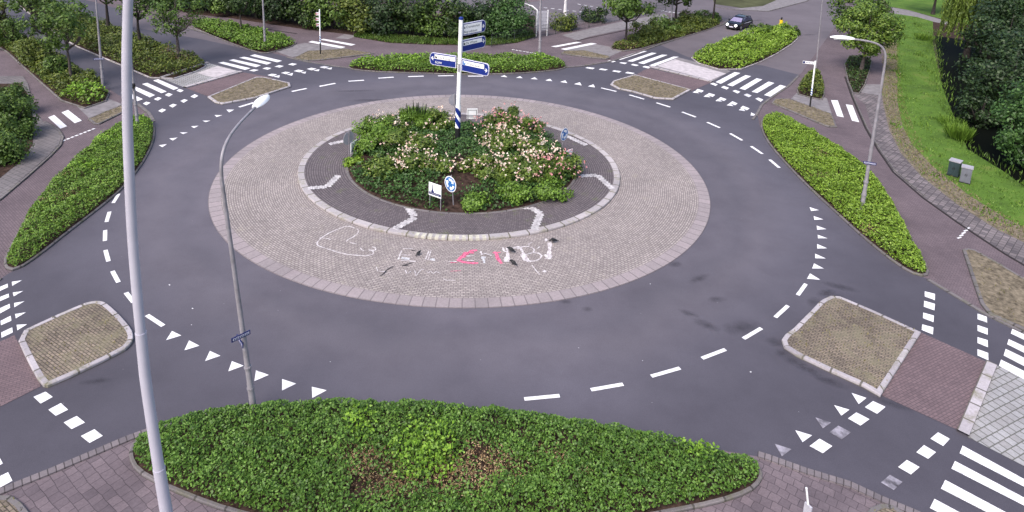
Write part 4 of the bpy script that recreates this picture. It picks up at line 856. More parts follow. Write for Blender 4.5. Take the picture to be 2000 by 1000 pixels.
# ------------------------------------------------------------------ street furniture
def lettering(txt, size, w_max=None):
    cu = bpy.data.curves.new('lettering', 'FONT'); cu.body = txt; cu.size = size; cu.extrude = .001; cu.resolution_u = 2
    o = bpy.data.objects.new('lettering', cu); C.objects.link(o); bpy.context.view_layer.update()
    me = bpy.data.meshes.new_from_object(o.evaluated_get(bpy.context.evaluated_depsgraph_get())); bpy.data.objects.remove(o); bpy.data.curves.remove(cu)
    co = np.empty(len(me.vertices)*3); me.vertices.foreach_get("co", co); co = co.reshape(-1, 3)
    if w_max and np.ptp(co[:, 0]) > w_max: co[:, 0] = (co[:, 0]-co[:, 0].min())*w_max/np.ptp(co[:, 0])+co[:, 0].min()
    V = np.stack([co[:, 0], -co[:, 2], co[:, 1]], 1); me.vertices.foreach_set("co", V.astype(np.float32).ravel()); me.update(); return me

def lamp_post(label, base, top, arm=None, r=.085, plates=(), group='street lamp posts', joint=True):
    B_ = P(*base); T = atY(*top, B_.y); t = thing('lamp_post', label, 'lamp post', B_, group=group)
    T = T-B_; H = T.z; at = lambda z: Vector((T.x*z/H, 0, z))
    mb = MB(); mb.tube([at(0), at(1.2), at(1.25), at(H-.4)], [r*1.15, r*1.1, r, r*.62], 12)
    mb.build('pole', M['galv'], t, True)
    if arm:
        E = P(*arm[0], B_.z+H+arm[1])-B_; d = Vector((E.x-T.x, E.y-T.y, 0)).normalized(); L = (Vector((E.x, E.y))-Vector((T.x, T.y))).length
        z_ = Vector((0, 0, 1)); b0, b1, b2, b3 = at(H-.5), at(H)+z_*arm[1]*.75, T+d*(L*.2)+z_*arm[1]*.93, T+d*L+z_*arm[1]; path = []
        for k in range(13):
            u = k/12; path.append(b0*(1-u)**3+b1*3*u*(1-u)**2+b2*3*u*u*(1-u)+b3*u**3)
        mb = MB(); mb.tube(path, [r*.62-.012*r*k for k in range(13)], 10); mb.build('arm', M['galv'], t, True)
        mb = MB(); c0 = path[-1]; sd_ = Vector((-d.y, d.x, 0)); n = 10; rings = []
        for k in range(9):
            u = k/8; wv = .2*math.sin(math.pi*min(1, max(.06, u*.86+.1)))**.6; hv = .14*math.sin(math.pi*min(1, max(.08, u*.84+.1)))**.7
            rings.append([c0+d*(u*arm[2]-.1)+sd_*(wv*math.cos(6.283*q/n))+Vector((0, 0, (hv if math.sin(6.283*q/n) > 0 else hv*.45)*math.sin(6.283*q/n))) for q in range(n)])
        for k in range(8):
            for q in range(n): mb.face([rings[k][q], rings[k][(q+1) % n], rings[k+1][(q+1) % n], rings[k+1][q]])
        mb.face(rings[0][::-1]); mb.face(rings[-1])
        lp = mb.build('lamp_head', M['lamp_white'], t, True)
        mb = MB(); mb.box(c0+d*(arm[2]*.45)+Vector((0, 0, -.055)), (arm[2]*.6, .2, .05), math.atan2(d.y, d.x)); mb.build('lamp_glass', M['lamp_glass'], lp)
    for z_ in (1.0, 1.75):
        mb = MB(); mb.tube([at(z_), at(z_+.06)], [r*1.32]*2, 12); mb.build('collar', M['galv'], t)
    for (z, ang, off, L, txt) in plates:
        p0 = at(z); d = Vector((math.cos(ang), math.sin(ang), 0)); nn = Vector((d.y, -d.x, 0)); c0 = p0+d*off+nn*(r+.02)
        mb = MB(); mb.box(c0, (L, .025, .14), ang); sp_ = mb.build('name_plate', M['navy'], t)
        mb = MB(); mb.box(c0+nn*.014, (L*.86, .004, .07), ang); mb.build('plate_face', M['board_rim'], sp_)
        mb = MB()
        for k in range(9): mb.box(c0+nn*.0175+d*(L*(-.36+.09*k)), (L*.055, .003, .05), ang)
        mb.build('plate_text', M['navy'], sp_)
    return t
lamp_post('nearest grey lamp post, rising from the wide bed at the picture bottom', (497, 812), (429, 322), arm=((500, 208), .75, 1.25), r=.088, plates=((2.72, math.radians(-52), -.05, .6, ''), (3.0, math.radians(48), -.12, .6, '')))
lamp_post('tall grey lamp post with one white lamp head in the long bed at right', (1682, 415), (1731, 108), arm=((1664, 76), .7, 1.15), r=.1, plates=((2.9, math.radians(-22), .02, .62, ''),))
lamp_post('thin grey lamp post in the shrubby bed at far left', (202, 177), (186, -15), r=.09, plates=((2.5, .3, -.1, .7, ''),))
lamp_post('grey lamp post in the planted strip along the upper left road', (518, 92), (511, -40), r=.1)
lamp_post('slim grey lamp post half hidden behind the tall pale mast', (270, 255), (240, -40), r=.09)
lamp_post('grey lamp post in front of the notice board behind the crescent bed', (1054, 115), (1057, -70), r=.12)
lamp_post('grey lamp post standing beside a trunk in the shrubs left of the car', (1310, 54), (1317, -45), r=.11)
lamp_post('very thin lamp post behind the street name finger post', (1594, 132), (1609, -30), r=.06)
# small lamps: dark box on the half hidden post
o = [q for q in C.objects if q.name.startswith('lamp_post') and 'half hidden' in q['label']][0]
mb = MB(); mb.box((-.02, -.15, 3.05), (.25, .2, .3)); mb.build('signal_box', M['black'], o)

# tall pale mast close to the camera
B_ = P(349, 1138); pth = [(349, 1138), (340, 1090), (325, 1000), (308, 900), (284, 742), (270, 600), (259, 470), (254, 380), (249, 250), (247, 120), (250, 0), (254, -90)]
q = [atY(x, y, B_.y)-B_ for x, y in pth]
t = thing('mast', 'tall pale lavender steel mast, thicker and taller than every lamp post', 'mast', B_)
def lerp_path(pts, z):
    if z <= pts[0].z: return pts[0]
    for a, b_ in zip(pts, pts[1:]):
        if a.z <= z <= b_.z: return a.lerp(b_, (z-a.z)/(b_.z-a.z))
    return pts[-1]
zs = [0, 1.15, 1.16, 3.3, 3.31, 6.9, 6.91, 11, 14.9]; rs = [.148, .148, .138, .131, .122, .116, .106, .1, .09]
mb = MB(); fullz = sorted(set([round(q[-1].z*k/26, 3) for k in range(27)]+[z for z in zs if z < q[-1].z]))
mb.tube([lerp_path(q, z) for z in fullz], [float(np.interp(z, zs, rs)) for z in fullz], 28); mb.build('pole', M['mast'], t, True)
for z in (1.16, 3.31, 6.91):
    mb = MB(); p0 = lerp_path(q, z); mb.tube([p0-Vector((0, 0, .03)), p0+Vector((0, 0, .03))], [float(np.interp(z-.02, zs, rs))+.002]*2, 28); mb.build('joint_collar', M['mast'], t, True)
mb = MB(); mb.prism([(.3*math.cos(6.283*k/16), .3*math.sin(6.283*k/16)) for k in range(16)], 0, .05); mb.build('base_plate', M['galv'], t)

# direction signpost
B_ = P(893, 300); B_.z = .65; T = atY(896.5, 38, B_.y); H = T.z-B_.z
t = thing('signpost', 'tall white direction signpost with blue arrow boards in the middle bed', 'signpost', B_)
zj = atY(895, 205, B_.y).z-B_.z; zb = atY(895, 249, B_.y).z-B_.z
mb = MB(); mb.tube([(0, 0, zb), (0, 0, zj-.12), (0, 0, zj+.1), (.06, 0, H)], [.165, .165, .125, .125], 18); mb.build('pole', M['white'], t, True)
mb = MB(); mb.tube([(0, 0, -.6), (0, 0, zb)], [.166, .166], 18); mb.build('foot', M['black'], t, True)
mb = MB(); mb.tube([(.06, 0, H), (.06, 0, H+.12)], [.135, .13], 18); mb.tube([(.06, 0, H+.12), (.06, 0, H+.17)], [.12, .06], 18); mb.build('cap', M['blue'], t, True)
mb = MB()
for zc in (zb+.36, zb+1.06):
    n = 24
    for k in range(n):
        a0, a1 = 6.283*k/n, 6.283*(k+1)/n
        if math.sin((a0+a1)/2) > .98: continue
        f_ = lambda a, e: (.1685*math.cos(a), .1685*math.sin(a), max(zb+.002, min(zj-.14, zc+e*.22-.26*math.cos(a))))
        mb.face([f_(a0, -1), f_(a1, -1), f_(a1, 1), f_(a0, 1)])
mb.build('stripe', M['blue'], t)
mb = MB(); mb.box((.0, -.125, atY(895, 128, B_.y).z-B_.z-.1), (.09, .05, .5)); mb.build('clamp', M['galv'], t)
def board(pl, pr, zt, zb_, point, rows, thick=.07):
    # pl, pr: world ends (left, right as read); rows: (white, text, icon)
    pl = Vector((pl[0], pl[1], 0)); pr = Vector((pr[0], pr[1], 0)); d = (pr-pl).normalized(); L = (pr-pl).length; Hh = zt-zb_
    o = bpy.data.objects.new('direction_board', None); C.objects.link(o); o.parent = t
    o.location = (pl.x-B_.x, pl.y-B_.y, zb_-B_.z); o.rotation_euler = (0, 0, math.atan2(d.y, d.x))
    sx = (lambda x: x) if point == 'R' else (lambda x: L-x)
    def outline(e):
        pts = [(0+e, 0+e), (L-.22, 0+e)]; n = 8
        for k in range(n+1):
            a = -math.pi/2+math.pi*k/n; pts.append((L-.22+(.22-e)*max(0, math.cos(a))**.7, Hh/2+(Hh/2-e)*math.sin(a)))
        pts += [(0+e, Hh-e)]
        q = []
        for p in pts:
            if not q or (abs(p[0]-q[-1][0])+abs(p[1]-q[-1][1]) > 1e-4): q.append(p)
        return [(sx(p[0]), p[1]) for p in q]
    def slab(pts, y0, y1, mb):
        ar = sum(pts[i][0]*pts[(i+1) % len(pts)][1]-pts[(i+1) % len(pts)][0]*pts[i][1] for i in range(len(pts)))
        if ar < 0: pts = pts[::-1]
        mb.face([(x, y0, z) for x, z in pts]); mb.face([(x, y1, z) for x, z in pts[::-1]])
        for i in range(len(pts)):
            a, b_ = pts[i], pts[(i+1) % len(pts)]; mb.face([(a[0], y1, a[1]), (b_[0], y1, b_[1]), (b_[0], y0, b_[1]), (a[0], y0, a[1])])
    mb = MB(); slab(outline(0), -thick/2, thick/2, mb); mb.build('rim', M['board_rim'], o)
    mb = MB(); slab(outline(.032), -thick/2-.004, -thick/2+.01, mb); mb.build('panel', M['blue'], o)
    x0, x1 = (.07, L-.34) if point == 'R' else (.34, L-.07)
    mb = MB(); zr0, zr1 = rows['white']
    slab([(x0, Hh*zr0), (x1, Hh*zr0), (x1, Hh*zr1), (x0, Hh*zr1)], -thick/2-.007, -thick/2, mb); mb.build('text_panel', M['white'], o)
    for (txt, zz, sz, xo, mt) in rows['text']:
        put('lettering', lettering(txt, sz, x1-x0-xo-.08), M[mt], o, (x0+.04+xo, -thick/2-.009, Hh*zz))
    for (xo, zz, sz, mt) in rows.get('icon', ()):
        mb = MB(); slab([(x0+xo, Hh*zz), (x0+xo+sz, Hh*zz), (x0+xo+sz, Hh*zz+sz), (x0+xo+sz*.7, Hh*zz+sz*.6), (x0+xo+sz*.35, Hh*zz+sz*1.1), (x0+xo, Hh*zz+sz*1.1)], -thick/2-.0095, -thick/2-.006, mb); mb.build('symbol', M[mt], o)
    ax = L-.2 if point == 'R' else .2; s = 1 if point == 'R' else -1; az = Hh*rows.get('az', .5)
    mb = MB()
    for pts in ([(ax-s*.11, az-.022), (ax+s*.06, az-.022), (ax+s*.06, az+.022), (ax-s*.11, az+.022)], [(ax+s*.1, az), (ax-s*.01, az+.13), (ax-s*.055, az+.105), (ax+s*.03, az)], [(ax+s*.1, az), (ax+s*.03, az), (ax-s*.055, az-.105), (ax-s*.01, az-.13)]):
        slab(pts, -thick/2-.0075, -thick/2-.003, mb)
    mb.build('arrow', M['white'], o)
    mb = MB(); xb = 0 if point == 'R' else L
    for zz in (.2, .8):
        mb = MB(); mb.box((xb-(.06 if point == 'R' else -.06), 0, Hh*zz), (.16, .05, .04)); mb.build('bracket', M['galv'], o)
zz = lambda y: atY(900, y, B_.y).z
for (yt, yb, e, point, rows) in (
  (47, 71, (948, 38), 'R', dict(white=(.1, .9), text=[('Crematorium', .57, .21, .16, 'ink'), ('Begraafplaats', .19, .21, .0, 'ink')], icon=[(.04, .56, .1, 'ink')])),
  (80, 103, (948, 69), 'R', dict(white=(.52, .88), text=[('De Where', .58, .22, .2, 'ink')], icon=[(.04, .57, .14, 'ink')], az=.55)),
  (110, 134, (840, 101.5), 'L', dict(white=(.52, .88), text=[('De Koog', .57, .22, .2, 'ink'), ('N244', .16, .2, .0, 'white')], icon=[(.04, .57, .14, 'ink')], az=.55)),
  (113, 137, (956, 125), 'R', dict(white=(.52, .88), text=[('Waterland', .58, .22, .26, 'ink'), ('P', .6, .19, .05, 'white')], icon=[(.02, .54, .2, 'blue_bright')], az=.45))):
    zt, zb_ = zz(yt), zz(yb); E = P(*e, zt)
    dd = (Vector((E.x, E.y, 0))-Vector((B_.x, B_.y, 0))).normalized(); A_ = Vector((B_.x, B_.y, 0))+dd*.2
    if point == 'R': board(A_, (E.x, E.y), zt, zb_, 'R', rows)
    else: board((E.x, E.y), A_, zt, zb_, 'L', rows)

# blue roundabout signs and advert panels round the island
def round_sign(label, base, ctr, rad, face_to, z0=.17):
    B_ = P(*base, z0); Cc = atY(*ctr, B_.y)-B_
    t = thing('roundabout_sign', label, 'road sign', B_, group='round signs on the island')
    ang = math.atan2(face_to.y-B_.y, face_to.x-B_.x)+math.pi/2; Rm = Matrix.Rotation(ang, 4, 'Z')
    mb = MB(); mb.tube([(0, 0, 0), (Cc.x, 0, Cc.z+rad*1.1)], [.03, .03], 10); mb.build('post', M['galv'], t, True)
    o = bpy.data.objects.new('sign_face', None); C.objects.link(o); o.parent = t; o.location = (Cc.x, 0, Cc.z); o.rotation_euler = (0, 0, ang)
    def disc(r0, y0, y1, n=32):
        m_ = MB(); pts = [(r0*math.cos(6.283*k/n), r0*math.sin(6.283*k/n)) for k in range(n)]
        m_.face([(x, y0, z) for x, z in pts]); m_.face([(x, y1, z) for x, z in pts[::-1]])
        for k in range(n):
            a, b_ = pts[k], pts[(k+1) % n]; m_.face([(a[0], y1, a[1]), (b_[0], y1, b_[1]), (b_[0], y0, b_[1]), (a[0], y0, a[1])])
        return m_
    disc(rad, -.05, -.035).build('plate', M['grey_plate'], o); disc(rad*.985, -.056, -.0505).build('rim', M['white'], o); disc(rad*.88, -.06, -.0565).build('disc', M['blue_bright'], o)
    mb = MB()
    for j in range(3):
        a0 = math.radians(90+120*j+25); n = 8; ro, ri = rad*.7, rad*.4
        for k in range(n):
            a, b_ = a0-math.radians(68)*k/n, a0-math.radians(68)*(k+1)/n
            mb.face([(r0*math.cos(x), -.0625, r0*math.sin(x)) for r0, x in ((ro, a), (ri, a), (ri, b_), (ro, b_))][::-1])
        a = a0-math.radians(68)
        mb.face([(rad*.86*math.cos(a), -.0625, rad*.86*math.sin(a)), (rad*.24*math.cos(a), -.0625, rad*.24*math.sin(a)), (rad*.56*math.cos(a-.55), -.0625, rad*.56*math.sin(a-.55))])
    mb.build('arrows', M['white'], o)
    return t
S_ = Vector((0, 0, 0))
round_sign('blue roundabout sign facing the camera at the front of the round bed', (886, 404), (881, 359), .43, P(150, 740))
round_sign('blue roundabout sign seen at an angle on the right rim of the round bed', (1097, 300), (1101, 262), .42, P(1900, 560))
round_sign('grey back of a round sign on the left rim of the round bed', (682, 308), (682, 270), .42, P(200, 130))
round_sign('grey back of a round sign half hidden behind the signpost pole', (888, 232), (888, 195), .42, P(700, -20))
def advert(label, base, quad, face='front', z0=.2):
    # quad: left-top, right-top, right-bottom, left-bottom photo corners; stands on two legs
    B_ = P(*base, z0); lt = atY(*quad[0], B_.y); zt = lt.z; rt = P(*quad[1], zt); lb = atY(*quad[3], B_.y)
    L0 = Vector((lt.x, lt.y, 0)); d = Vector((rt.x-lt.x, rt.y-lt.y, 0)); L = d.length; h_ = zt-lb.z; d.normalize()
    t = thing('advert_panel', label, 'advert sign', (L0.x, L0.y, z0), math.atan2(d.y, d.x), group='advert panels on the island')
    zb_ = lb.z-z0; mb = MB()
    for x in (.06*L, .94*L): mb.box((x, .03, (zb_+h_)/2-.05), (.035, .035, zb_+h_+.1))
    mb.build('leg', M['galv'], t)
    mb = MB(); mb.box((L/2, 0, zb_+h_/2), (L, .03, h_)); mb.build('panel', M['white'], t)
    s = -1 if face == 'front' else 1; y = s*.0175
    if face != 'plain':
        mb = MB(); mb.box((L/2, y, zb_+h_*.2), (L*.96, .003, h_*.19)); mb.build('band', M['navy'], t)
        mb = MB(); mb.face([(L*x, y*1.1, zb_+h_*z) for x, z in ([(.2, .29), (.46, .29), (.37, .45), (.33, .6), (.31, .92), (.28, .92), (.27, .6)])][::(1 if s < 0 else -1)]); mb.build('pillar_print', M['navy'], t)
        mb = MB()
        for k, wd in enumerate((.36, .3, .38, .26)): mb.box((L*(.5+wd/2), y, zb_+h_*(.78-.12*k)), (L*wd, .003, h_*.025))
        for k in range(9): mb.box((L*(.14+.085*k), y*1.15, zb_+h_*.2), (L*.05, .003, h_*.06))
        mb.build('lettering', M['pale_panel'], t)
    else:
        mb = MB()
        for zz_ in (.2, .34): mb.box((L/2, -.022, zb_+h_*zz_), (L, .014, .045))
        for x in (.1, .9): mb.box((L*x, -.022, zb_+h_*.45), (.04, .014, h_*.9))
        mb.box((L/2, -.022, zb_+h_*.86), (L*.8, .014, .04)); mb.build('back_frame', M['galv'], t)
    return t
advert('white advert panel with navy pillar and band left of the front blue sign', (858, 404), ((838, 355), (862, 363), (862, 389), (839, 380)))
advert('white framed back of an advert panel behind the roses right of the signpost', (920, 245), ((912, 212), (933, 212), (932, 233), (912, 232)), 'plain', z0=.5)
advert('small white advert panel seen nearly edge on behind the leftmost round sign', (687, 308), ((685, 280), (697, 272), (697, 291), (686, 300)))
advert('tilted white and navy advert panel at the right end of the rose bed', (1110, 330), ((1102, 297), (1118, 290), (1118, 305), (1105, 310)), 'front', z0=.3)

# slim posts with finger plates
def finger_post(label, base, top, fingers, name='street_name_post', red=False):
    B_ = P(*base, .1); T = atY(*top, B_.y)-B_; H = T.z; at = lambda z: Vector((T.x*z/H, 0, z))
    t = thing(name, label, 'signpost', B_)
    mb = MB(); mb.tube([at(H*.42), at(H)], [.06, .06], 10); mb.build('pole', M['white'], t, True)
    mb = MB(); mb.tube([at(-.1), at(H*.25)], [.062, .062], 10); mb.build('foot', M['black'], t, True)
    mb = MB(); mb.tube([at(H*.25), at(H*.42)], [.0615, .0615], 10); mb.build('band_section', M['white'], t, True)
    mb = MB()
    for k in range(3):
        z = H*(.275+.055*k); n = 12
        for q_ in range(n):
            a0, a1 = 6.283*q_/n, 6.283*(q_+1)/n; f_ = lambda a, e: tuple(at(z)+Vector((.064*math.cos(a), .064*math.sin(a), e*H*.011-.05*math.cos(a))))
            mb.face([f_(a0, -1), f_(a1, -1), f_(a1, 1), f_(a0, 1)])
    mb.build('stripe', M['blue_bright'], t)
    for (zf, ang, L, hh_) in fingers:
        d = Vector((math.cos(ang), math.sin(ang), 0)); mb = MB(); mb.box(at(H*zf)+d*(L/2+.05), (L, .03, hh_), ang)
        f = mb.build('finger_plate', M['white'], t)
        nn = Vector((d.y, -d.x, 0)); nn = nn if nn.y < 0 else -nn
        mb = MB(); mb.box(at(H*zf)+d*(L*.88+.05)+nn*.017, (L*.2, .004, hh_*.8), ang)
        for k in range(5): mb.box(at(H*zf)+d*(L*(.16+.13*k)+.05)+nn*.017, (L*.08, .004, hh_*.35), ang)
        mb.build('plate_print', M['red' if red else 'navy'], f)
    return t
finger_post('slim post with one white finger plate beside the triangular shrub bed', (1582, 208), (1592.5, 119), ((.95, math.radians(165), .85, .2),))
finger_post('slim post with three small red and white plates in front of the far hedge', (626, 105), (624, 18), ((.9, math.radians(200), .3, .28), (.78, math.radians(205), .3, .28), (.66, math.radians(215), .28, .3)), name='cycle_signpost', red=True)

# notice board by the fence
B_ = P(1047, 71); T = atY(1047, 20, B_.y); E = P(1068, 70); d = (E-B_); L = d.length; ang = math.atan2(d.y, d.x); H = T.z
t = thing('notice_board', 'grey back of a notice board on two white posts beside the fence', 'notice board', B_, ang)
mb = MB()
for x in (0, L): mb.tube([(x, 0, 0), (x, 0, H)], .06, 8)
mb.build('posts', M['white'], t, True)
mb = MB(); mb.box((L/2, 0, H*.6), (L-.1, .05, H*.74)); mb.build('panel', M['pale_panel'], t)
mb = MB()
for k in range(5): mb.box((L/2, -.035, H*(.3+.14*k)), (L-.14, .015, .035))
mb.build('ribs', M['grey_plate'], t)
mb = MB(); mb.tube([(0, 0, H), (-.35, .5, H+.35), (-1.0, 1.6, H+.5)], .06, 8); mb.build('brace', M['white'], t, True)

# mesh fence of the car park
fp = W([(960, 92), (1046, 75), (1085, 67), (1150, 54), (1210, 40), (1260, 29), (1300, 21)]); B_ = fp[0]
t = thing('mesh_fence', 'dark low wire mesh fence between footway and car park', 'fence', B_)
g = [p-B_ for p in fp]; posts = []
for i in range(len(g)-1):
    n = max(1, round((g[i+1]-g[i]).length/2.6))
    for k in range(n): posts.append(g[i].lerp(g[i+1], k/n))
posts.append(g[-1])
for p in posts:
    mb = MB(); mb.tube([p, p+Vector((0, 0, 1.35))], .035, 6); mb.build('post', M['fence'], t, True)
mb = MB()
for i in range(len(posts)-1):
    a, b_ = posts[i], posts[i+1]
    for z in (.1, .5, .9, 1.3): mb.tube([a+Vector((0, 0, z)), b_+Vector((0, 0, z))], .014, 4)
    n = int((b_-a).length/.16)
    for k in range(n):
        p = a.lerp(b_, k/n); mb.tube([p+Vector((0, 0, .06)), p+Vector((0, 0, 1.3))], .006, 4)
mb.build('wire_panel', M['fence'], t)

# utility cabinets on the verge
def cabinet(label, q, mat, depth, ang):
    # q: base-left, base-right, height photo y at base-left
    a, b_ = P(*q[0]), P(*q[1]); H = atY(q[0][0]+q[3], q[2], a.y).z; L = (b_-a).length; an = math.atan2((b_-a).y, (b_-a).x)
    t = thing('utility_cabinet', label, 'cabinet', a, an, group='street cabinets on the verge')
    mb = MB(); mb.box((L/2, depth/2, H*.5), (L, depth, H-.04)); mb.build('body', M[mat], t)
    mb = MB(); mb.box((L/2, depth/2, H), (L+.06, depth+.06, .06)); mb.build('lid', M['grey_plate'], t)
    for k in (0, 1):
        mb = MB(); mb.box((L*(.27+.46*k), -.008, H*.52), (L*.42, .012, H*.8)); dd_ = mb.build('door', M[mat], t)
        mb = MB(); mb.box((L*(.42+.16*k), -.02, H*.55), (.025, .02, .14)); mb.build('handle', M['black'], dd_)
    mb = MB(); mb.box((L/2, depth/2, .03), (L+.03, depth+.03, .08)); mb.build('plinth', M['black'], t)
cabinet('dark green utility cabinet on the grass, left of the grey one', ((1849, 342), (1870, 348), 313, 4), 'green_cab', .55, 0)
cabinet('light grey utility cabinet on the grass, right of the dark green one', ((1873, 356), (1894, 361), 326, 4), 'grey_cab', .5, 0)

# yellow bollard with dark cap behind the car's median
B_ = P(1524, 57); t = thing('bollard', 'small yellow bollard with dark top in the median bed right of the car', 'bollard', B_)
mb = MB(); mb.tube([(0, 0, 0), (0, 0, 1.15)], [.24, .18], 12); mb.build('body', M['yellow'], t, True); mb = MB(); mb.tube([(0, 0, 1.15), (0, 0, 1.45)], [.12, .1], 10); mb.build('cap', M['black'], t, True)
# red and white post at the bottom edge
B_ = P(1579, 1040); T = atY(1575, 953, B_.y)-B_; t = thing('marker_post', 'white post with a red foot at the bottom edge on the tiled pavement', 'post', B_)
mb = MB(); mb.tube([(0, 0, .32), (T.x, 0, T.z)], .028, 10); mb.build('pole', M['white'], t, True)
mb = MB(); mb.tube([(0, 0, 0), (0, 0, .3), (0, 0, .42)], [.11, .1, .05], 12); mb.build('foot', M['red'], t, True)
mb = MB(); mb.box((-.13, -.02, .62), (.05, .22, .62), .5); mb.build('plate', M['pale_panel'], t)

# jackdaws pecking on the apron
def bird(label, px, py, ang, sc=1.0, peck=.0):
    B_ = P(px, py, .05); t = thing('jackdaw', label, 'bird', B_, ang, group='black birds on the brick apron'); t.scale = (sc,)*3
    mb = MB(); ax = [(-.27, 0, .13, .012), (-.2, 0, .15, .03), (-.12, 0, .18, .07), (0, 0, .21, .092), (.09, 0, .235, .08), (.14, 0, .27-peck*.6, .052), (.18, 0, .3-peck, .056), (.215, 0, .305-peck, .045), (.24, 0, .3-peck*1.1, .018), (.28, 0, .29-peck*1.15, .004)]
    mb.tube([a[:3] for a in ax], [a[3] for a in ax], 12); mb.build('body', M['feather'], t, True)
    for s in (-1, 1):
        mb = MB(); mb.tube([(.05, s*.07, .25), (-.06, s*.092, .21), (-.2, s*.05, .16), (-.29, s*.02, .13)], [.025, .045, .03, .006], 8); mb.build('wing', M['feather'], t, True)
        mb = MB(); mb.tube([(0, s*.035, .15), (.01, s*.04, .06), (0, s*.04, .012)], [.014, .009, .008], 6); mb.tube([(-.03, s*.04, .01), (.05, s*.04, .008)], .007, 5); mb.build('leg', M['black'], t)
    mb = MB(); mb.box((-.31, 0, .125), (.13, .07, .012)); mb.build('tail', M['feather'], t)
bird('black bird just right of the white letter dot at upper right of the chalk writing', 1080, 474, math.radians(190), .78, .12)
bird('black bird on top of the white chalk stroke left of the letter B', 997, 492, math.radians(150), .78, .08)
bird('black bird below the white chalk stroke left of the letter B', 1001, 517, math.radians(140), .75, .1)
bird('grey black bird over the faint chalk letters near the kerb left of the pink letter', 818, 498, math.radians(60), .6, .05)

# ------------------------------------------------------------------ the dark car
def car(label, px, py, d):
    c = P(px, py); ang = math.atan2(d.y, d.x); t = thing('car', label, 'car', c, ang)
    st = [(-2.15, .45, .62, .78), (-2.1, .3, .8, .8), (-1.9, .22, .88, .84), (-1.0, .2, .93, .86), (0, .2, .92, .87), (.9, .2, .89, .86), (1.5, .22, .82, .83), (1.95, .26, .72, .78), (2.12, .32, .62, .68), (2.16, .4, .52, .6)]
    def sec(x, z0, z1, hw): return [(x, -hw*.92, z0), (x, -hw, z0+(z1-z0)*.3), (x, -hw*.99, z0+(z1-z0)*.7), (x, -hw*.9, z1), (x, 0, z1+.035), (x, hw*.9, z1), (x, hw*.99, z0+(z1-z0)*.7), (x, hw, z0+(z1-z0)*.3), (x, hw*.92, z0)]
    mb = MB(); R_ = [sec(*s) for s in st]
    for a, b_ in zip(R_, R_[1:]):
        for k in range(9): mb.face([a[k], a[(k+1) % 9], b_[(k+1) % 9], b_[k]])
    mb.face(R_[0]); mb.face(R_[-1][::-1]); body = mb.build('body', M['car'], t, True)
    roof = [(-1.95, .9, .72), (-1.55, 1.36, .6), (-.7, 1.45, .6), (.05, 1.42, .59), (.45, 1.3, .58), (1.05, .92, .72)]
    mb = MB(); base = [(x, .88, .74) for x, z, h_ in roof]
    for (x0, z0, h0), (x1, z1, h1) in zip(roof[1:4], roof[2:5]): mb.face([(x0, -h0, z0+.004), (x1, -h1, z1+.004), (x1, h1, z1+.004), (x0, h0, z0+.004)])
    for s in (-1, 1):
        for x in (-1.52, -.62, .42): 
            mb.tube([(x-.12 if x < -1 else x+(.5 if x > 0 else -.02), s*.76, .88), (x, s*.6, 1.36 if x < 0 else 1.29)], .04, 6)
    mb.build('roof', M['car'], t)
    mb = MB(); mb.face([(.47, -.55, 1.29), (1.1, -.7, .91), (1.1, .7, .91), (.47, .55, 1.29)]); mb.build('windscreen', plain('windscreen', (.24, .22, .36), .08, .8, var=.05), t)
    mb = MB(); mb.face([(-1.98, .68, .92), (-1.98, -.68, .92), (-1.57, -.56, 1.35), (-1.57, .56, 1.35)]); mb.build('rear_window', M['glass'], t)
    for s in (-1, 1):
        mb = MB(); q = [(-1.85, s*.77, .9), (.98, s*.77, .9), (.42, s*.6, 1.29), (-.6, s*.61, 1.42), (-1.52, s*.61, 1.35)]; mb.face(q if s < 0 else q[::-1]); mb.build('side_window', M['glass'], t)
        mb = MB(); mb.tube([(2.08, s*.52, .6), (2.17, s*.52, .6)], [.15, .13], 14); mb.build('headlight', M['headlight'], t)
        mb = MB(); mb.box((.75, s*.95, .98), (.12, .2, .13)); mb.build('wing_mirror', M['car'], t, False)
        mb = MB(); mb.box((-.35, s*.875, .74), (1.9, .02, .035)); mb.build('side_trim', M['board_rim'], t)
        mb = MB(); mb.box((-.9, s*.56, 1.47), (1.5, .035, .035)); mb.build('roof_rail', M['galv'], t)
        for x in (-1.35, 1.35):
            w_ = MB(); w_.tube([(x, s*.7, .31), (x, s*.89, .31)], [.31, .31], 20); wh = w_.build('wheel', M['tyre'], t, True)
            w_ = MB(); w_.tube([(x, s*.88, .31), (x, s*.9, .31)], [.2, .19], 14); w_.build('rim', M['rim'], wh)
    mb = MB(); mb.box((2.175, 0, .42), (.02, .52, .11)); mb.build('number_plate', M['board_rim'], t)
    mb = MB(); mb.box((2.15, 0, .58), (.04, .66, .1)); mb.build('grille', M['black'], t)
    mb = MB(); mb.box((2.1, 0, .27), (.14, 1.3, .12)); mb.build('bumper', M['black'], t)
    return t
car('dark navy estate car with lit headlights driving towards the roundabout', 1443, 54, P(1375, 76)-P(1478, 44))

